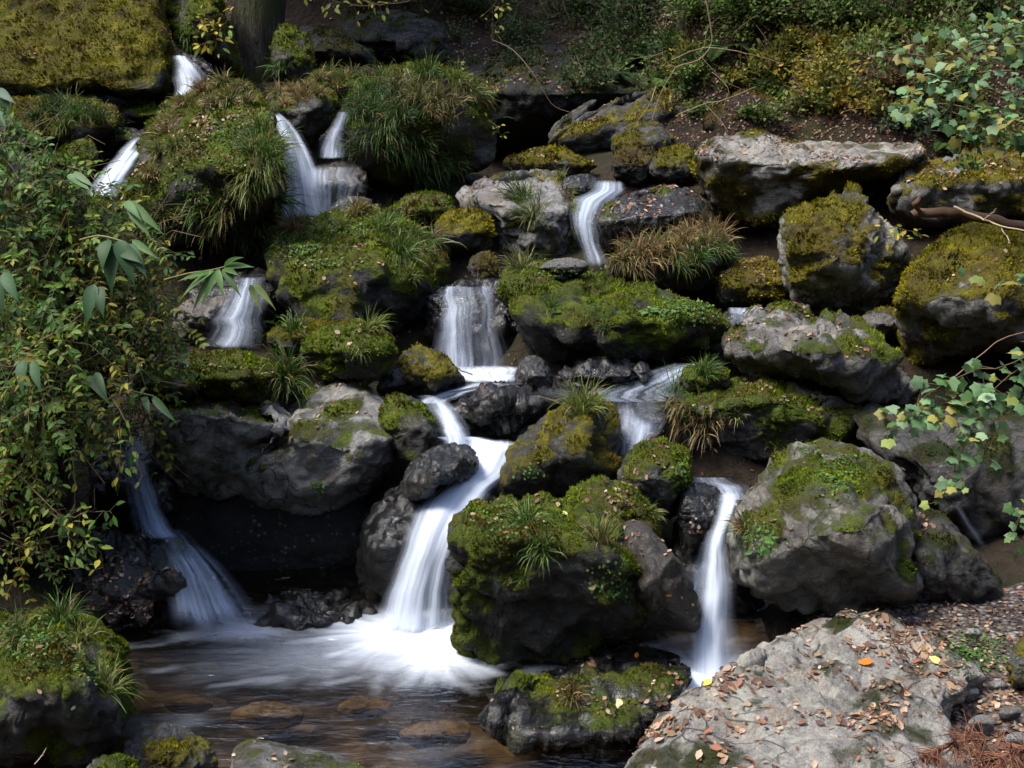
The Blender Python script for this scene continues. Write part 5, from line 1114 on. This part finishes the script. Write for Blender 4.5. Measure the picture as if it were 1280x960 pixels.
stick('curved pale bare branch arching down over the slanted slab', [(880,-10,9.4),(890,50,9.4),(872,75,9.4),(845,85,9.3),(825,120,9.3),(815,150,9.3)], .010, .005, (.26, .19, .12), [[(845,85,9.3),(830,75,9.3),(828,60,9.3)], [(825,120,9.3),(832,140,9.3)]])
stick('long bare twigs sweeping right above the pale slab', [(840,75,9.0),(880,60,8.9),(930,66,8.8),(980,80,8.8)], .008, .004, (.22, .16, .10), [[(880,60,8.9),(885,35,8.9),(900,20,8.9)], [(930,66,8.8),(950,90,8.8)], [(870,64,8.9),(905,100,8.8),(935,115,8.8)]])
stick('thin dry twigs fanned at the left corner of the pale slab', [(845,145,8.9),(880,130,8.8),(905,125,8.7),(945,108,8.7)], .007, .003, (.28, .21, .14), [[(880,130,8.8),(900,150,8.7),(910,165,8.6)], [(890,90,8.8),(910,110,8.7),(905,130,8.7)]])
stick('drooping pale twig in front of the back hollow', [(615,50,10.3),(640,62,10.3),(665,90,10.2),(690,130,10.2),(712,140,10.2)], .006, .003, (.24, .18, .12))
stick('curved hanging dead twig beside the slanted slab', [(820,108,9.3),(812,130,9.2),(798,150,9.2),(790,165,9.2)], .006, .003, (.28, .21, .14), [[(812,130,9.2),(822,152,9.2)]])
stick('thin bent twig crossing in front of the rounded mossy boulder', [(1195,470,5.0),(1230,440,5.0),(1260,420,5.0),(1310,412,5.0)], .005, .003, (.2, .13, .09))
stick('small dry twig standing on top of the great tufted boulder', [(520,112,9.2),(514,98,9.1),(508,84,9.1)], .006, .004, (.5, .42, .32))
stick('reddish twig leaning at the foot of the left upper strand', [(370,278,8.7),(366,262,8.7),(360,246,8.7)], .006, .003, (.35, .14, .08))
stick('brown twig lying on the ledge below the centre waterfall', [(560,452,6.6),(575,462,6.5),(590,468,6.5)], .010, .006, (.14, .09, .06))
stick('pale twig lying low in front of the lower left boulder', [(44,955,3.4),(52,945,3.4),(58,935,3.4)], .003, .002, (.55, .45, .33))
# rusty dead conifer fronds lying at the lower right corner
for i, (x, y, x2, y2, lab) in enumerate([(1235, 925, 1130, 960, 'rusty brown dead conifer frond at the bottom right, left half'), (1290, 935, 1215, 975, 'rusty brown dead conifer frond at the bottom right corner')]):
    rg = np.random.RandomState(70 + i); a = Acc(); A_, B_ = P1(x, y, 3.25), P1(x2, y2, 3.12); c = catm([list(A_), list((A_ * 2 + B_) / 3 + np.array([0, 0, .03])), list((A_ + B_ * 2) / 3 + np.array([0, 0, .02])), list(B_)], 14); a.add(*tube(c, .004, .002, 4, (.18, .08, .04)))
    for k in range(60):
        q = c[rg.randint(13)]; d = unit(np.array([rg.uniform(-1, .2), rg.uniform(-.8, .3), rg.uniform(-.5, .35)]))
        for m in range(4): a.add(*tube([q, q + d * .05 + rg.normal(size=3) * .008, q + d * rg.uniform(.07, .13) + np.array([0, 0, -.02]) + rg.normal(size=3) * .02], .0022, .0008, 3, tuple(np.array([.19, .085, .05]) * rg.uniform(.5, 1.4))))
    tag(a.build('dead_frond', M_LITTER), lab, 'frond')
# dark mossy tree trunk beside the top stream, its crown above the picture added for shade
def bark_mat():
    b = NB('bark'); v = b.obj(); mp = b.mapv(v, (9, 9, 1.6)); n = b.noise(mp, 2.2, 6, .65, .5)
    c = b.ramp(n, [(.35, (.012, .010, .008)), (.55, (.05, .042, .034)), (.7, (.10, .09, .075))]); c = b.mix(b.ramp(b.noise(v, 3, 4), [(.48, 0.0), (.6, .8)]), c, (.035, .045, .012))
    return b.done(b.bsdf(c, .9, b.bump(n, 1.0, .06), spec=.2))
M_BARK = bark_mat()
def tree(label, base, top, r0, r1, crown_c, crown_r, nleaf, seed, lsz=.22):
    rg = np.random.RandomState(seed); base = np.array(base); e = empty('tree', base); tag(e, label, 'tree')
    pts = catm([[0, 0, -.4], list((np.array(top) - base) * .3 + rg.normal(size=3) * .08), list((np.array(top) - base) * .7), list(np.array(top) - base)], 40)
    V, Ff, C = tube(pts, r0, r1, 28); V = V + unit(V - np.repeat(pts, 28, 0)) * (.05 * fbm(V * np.array([3, 3, .8]), 4, seed))[:, None]
    flare = np.clip(1 - (np.repeat(pts[:, 2], 28) + .4) / 1.2, 0, 1)[:, None]; V = V + (V - np.repeat(pts, 28, 0)) * flare * .45
    link('trunk', mk_mesh('trunk', V, Ff, True, M_BARK), e)
    cr = np.array(crown_c) - base; lv = Acc(); T_ = np.array(top) - base
    for k in range(12):
        t_ = cr + unit(rg.normal(size=3)) * np.array(crown_r) * rg.uniform(.4, .9); s = pts[rg.randint(26, 39)]; mid = (s + t_) / 2 + np.array([0, 0, .3])
        V, Ff, C = tube(catm([list(s), list(mid), list(t_)], 10), .06, .015, 7); link('limb', mk_mesh('limb', V, Ff, True, M_BARK), e)
    q = unit(rg.normal(size=(nleaf, 3))) * np.array(crown_r) * (rg.uniform(0, 1, (nleaf, 1)) ** .4); q = q[fbm(q / 1.1, 2, seed) > -.15] + cr; m = len(q)
    lv.add(*inst(LF_V * np.array([1.3, 1, 1]), LF_F, q, frame(unit(rg.normal(size=(m, 3)) + np.array([0, 0, -.3])), unit(rg.normal(size=(m, 3)) * .5 + np.array([0, 0, 1]))), lsz * rg.uniform(.6, 1.2, m), pick(HP['green'], m, rg)))
    lv.build('crown', M_LEAF, e)
b0 = P1(303, 118, 11.3); tree('dark mossy tree trunk rising beside the top of the stream', b0, P1(315, -420, 11.9), .27, .16, (-3.6, 14.6, 9.2), (2.0, 1.8, 1.5), 3000, 3)
tree('unseen tree added to shade the dark hollow at the back', (-.2, 17.5, 6.2), (-.5, 17.0, 10.5), .3, .16, (-2.9, 12.6, 7.8), (2.2, 1.6, 1.3), 4000, 4)  # out of view, added so that its crown shades the back hollow
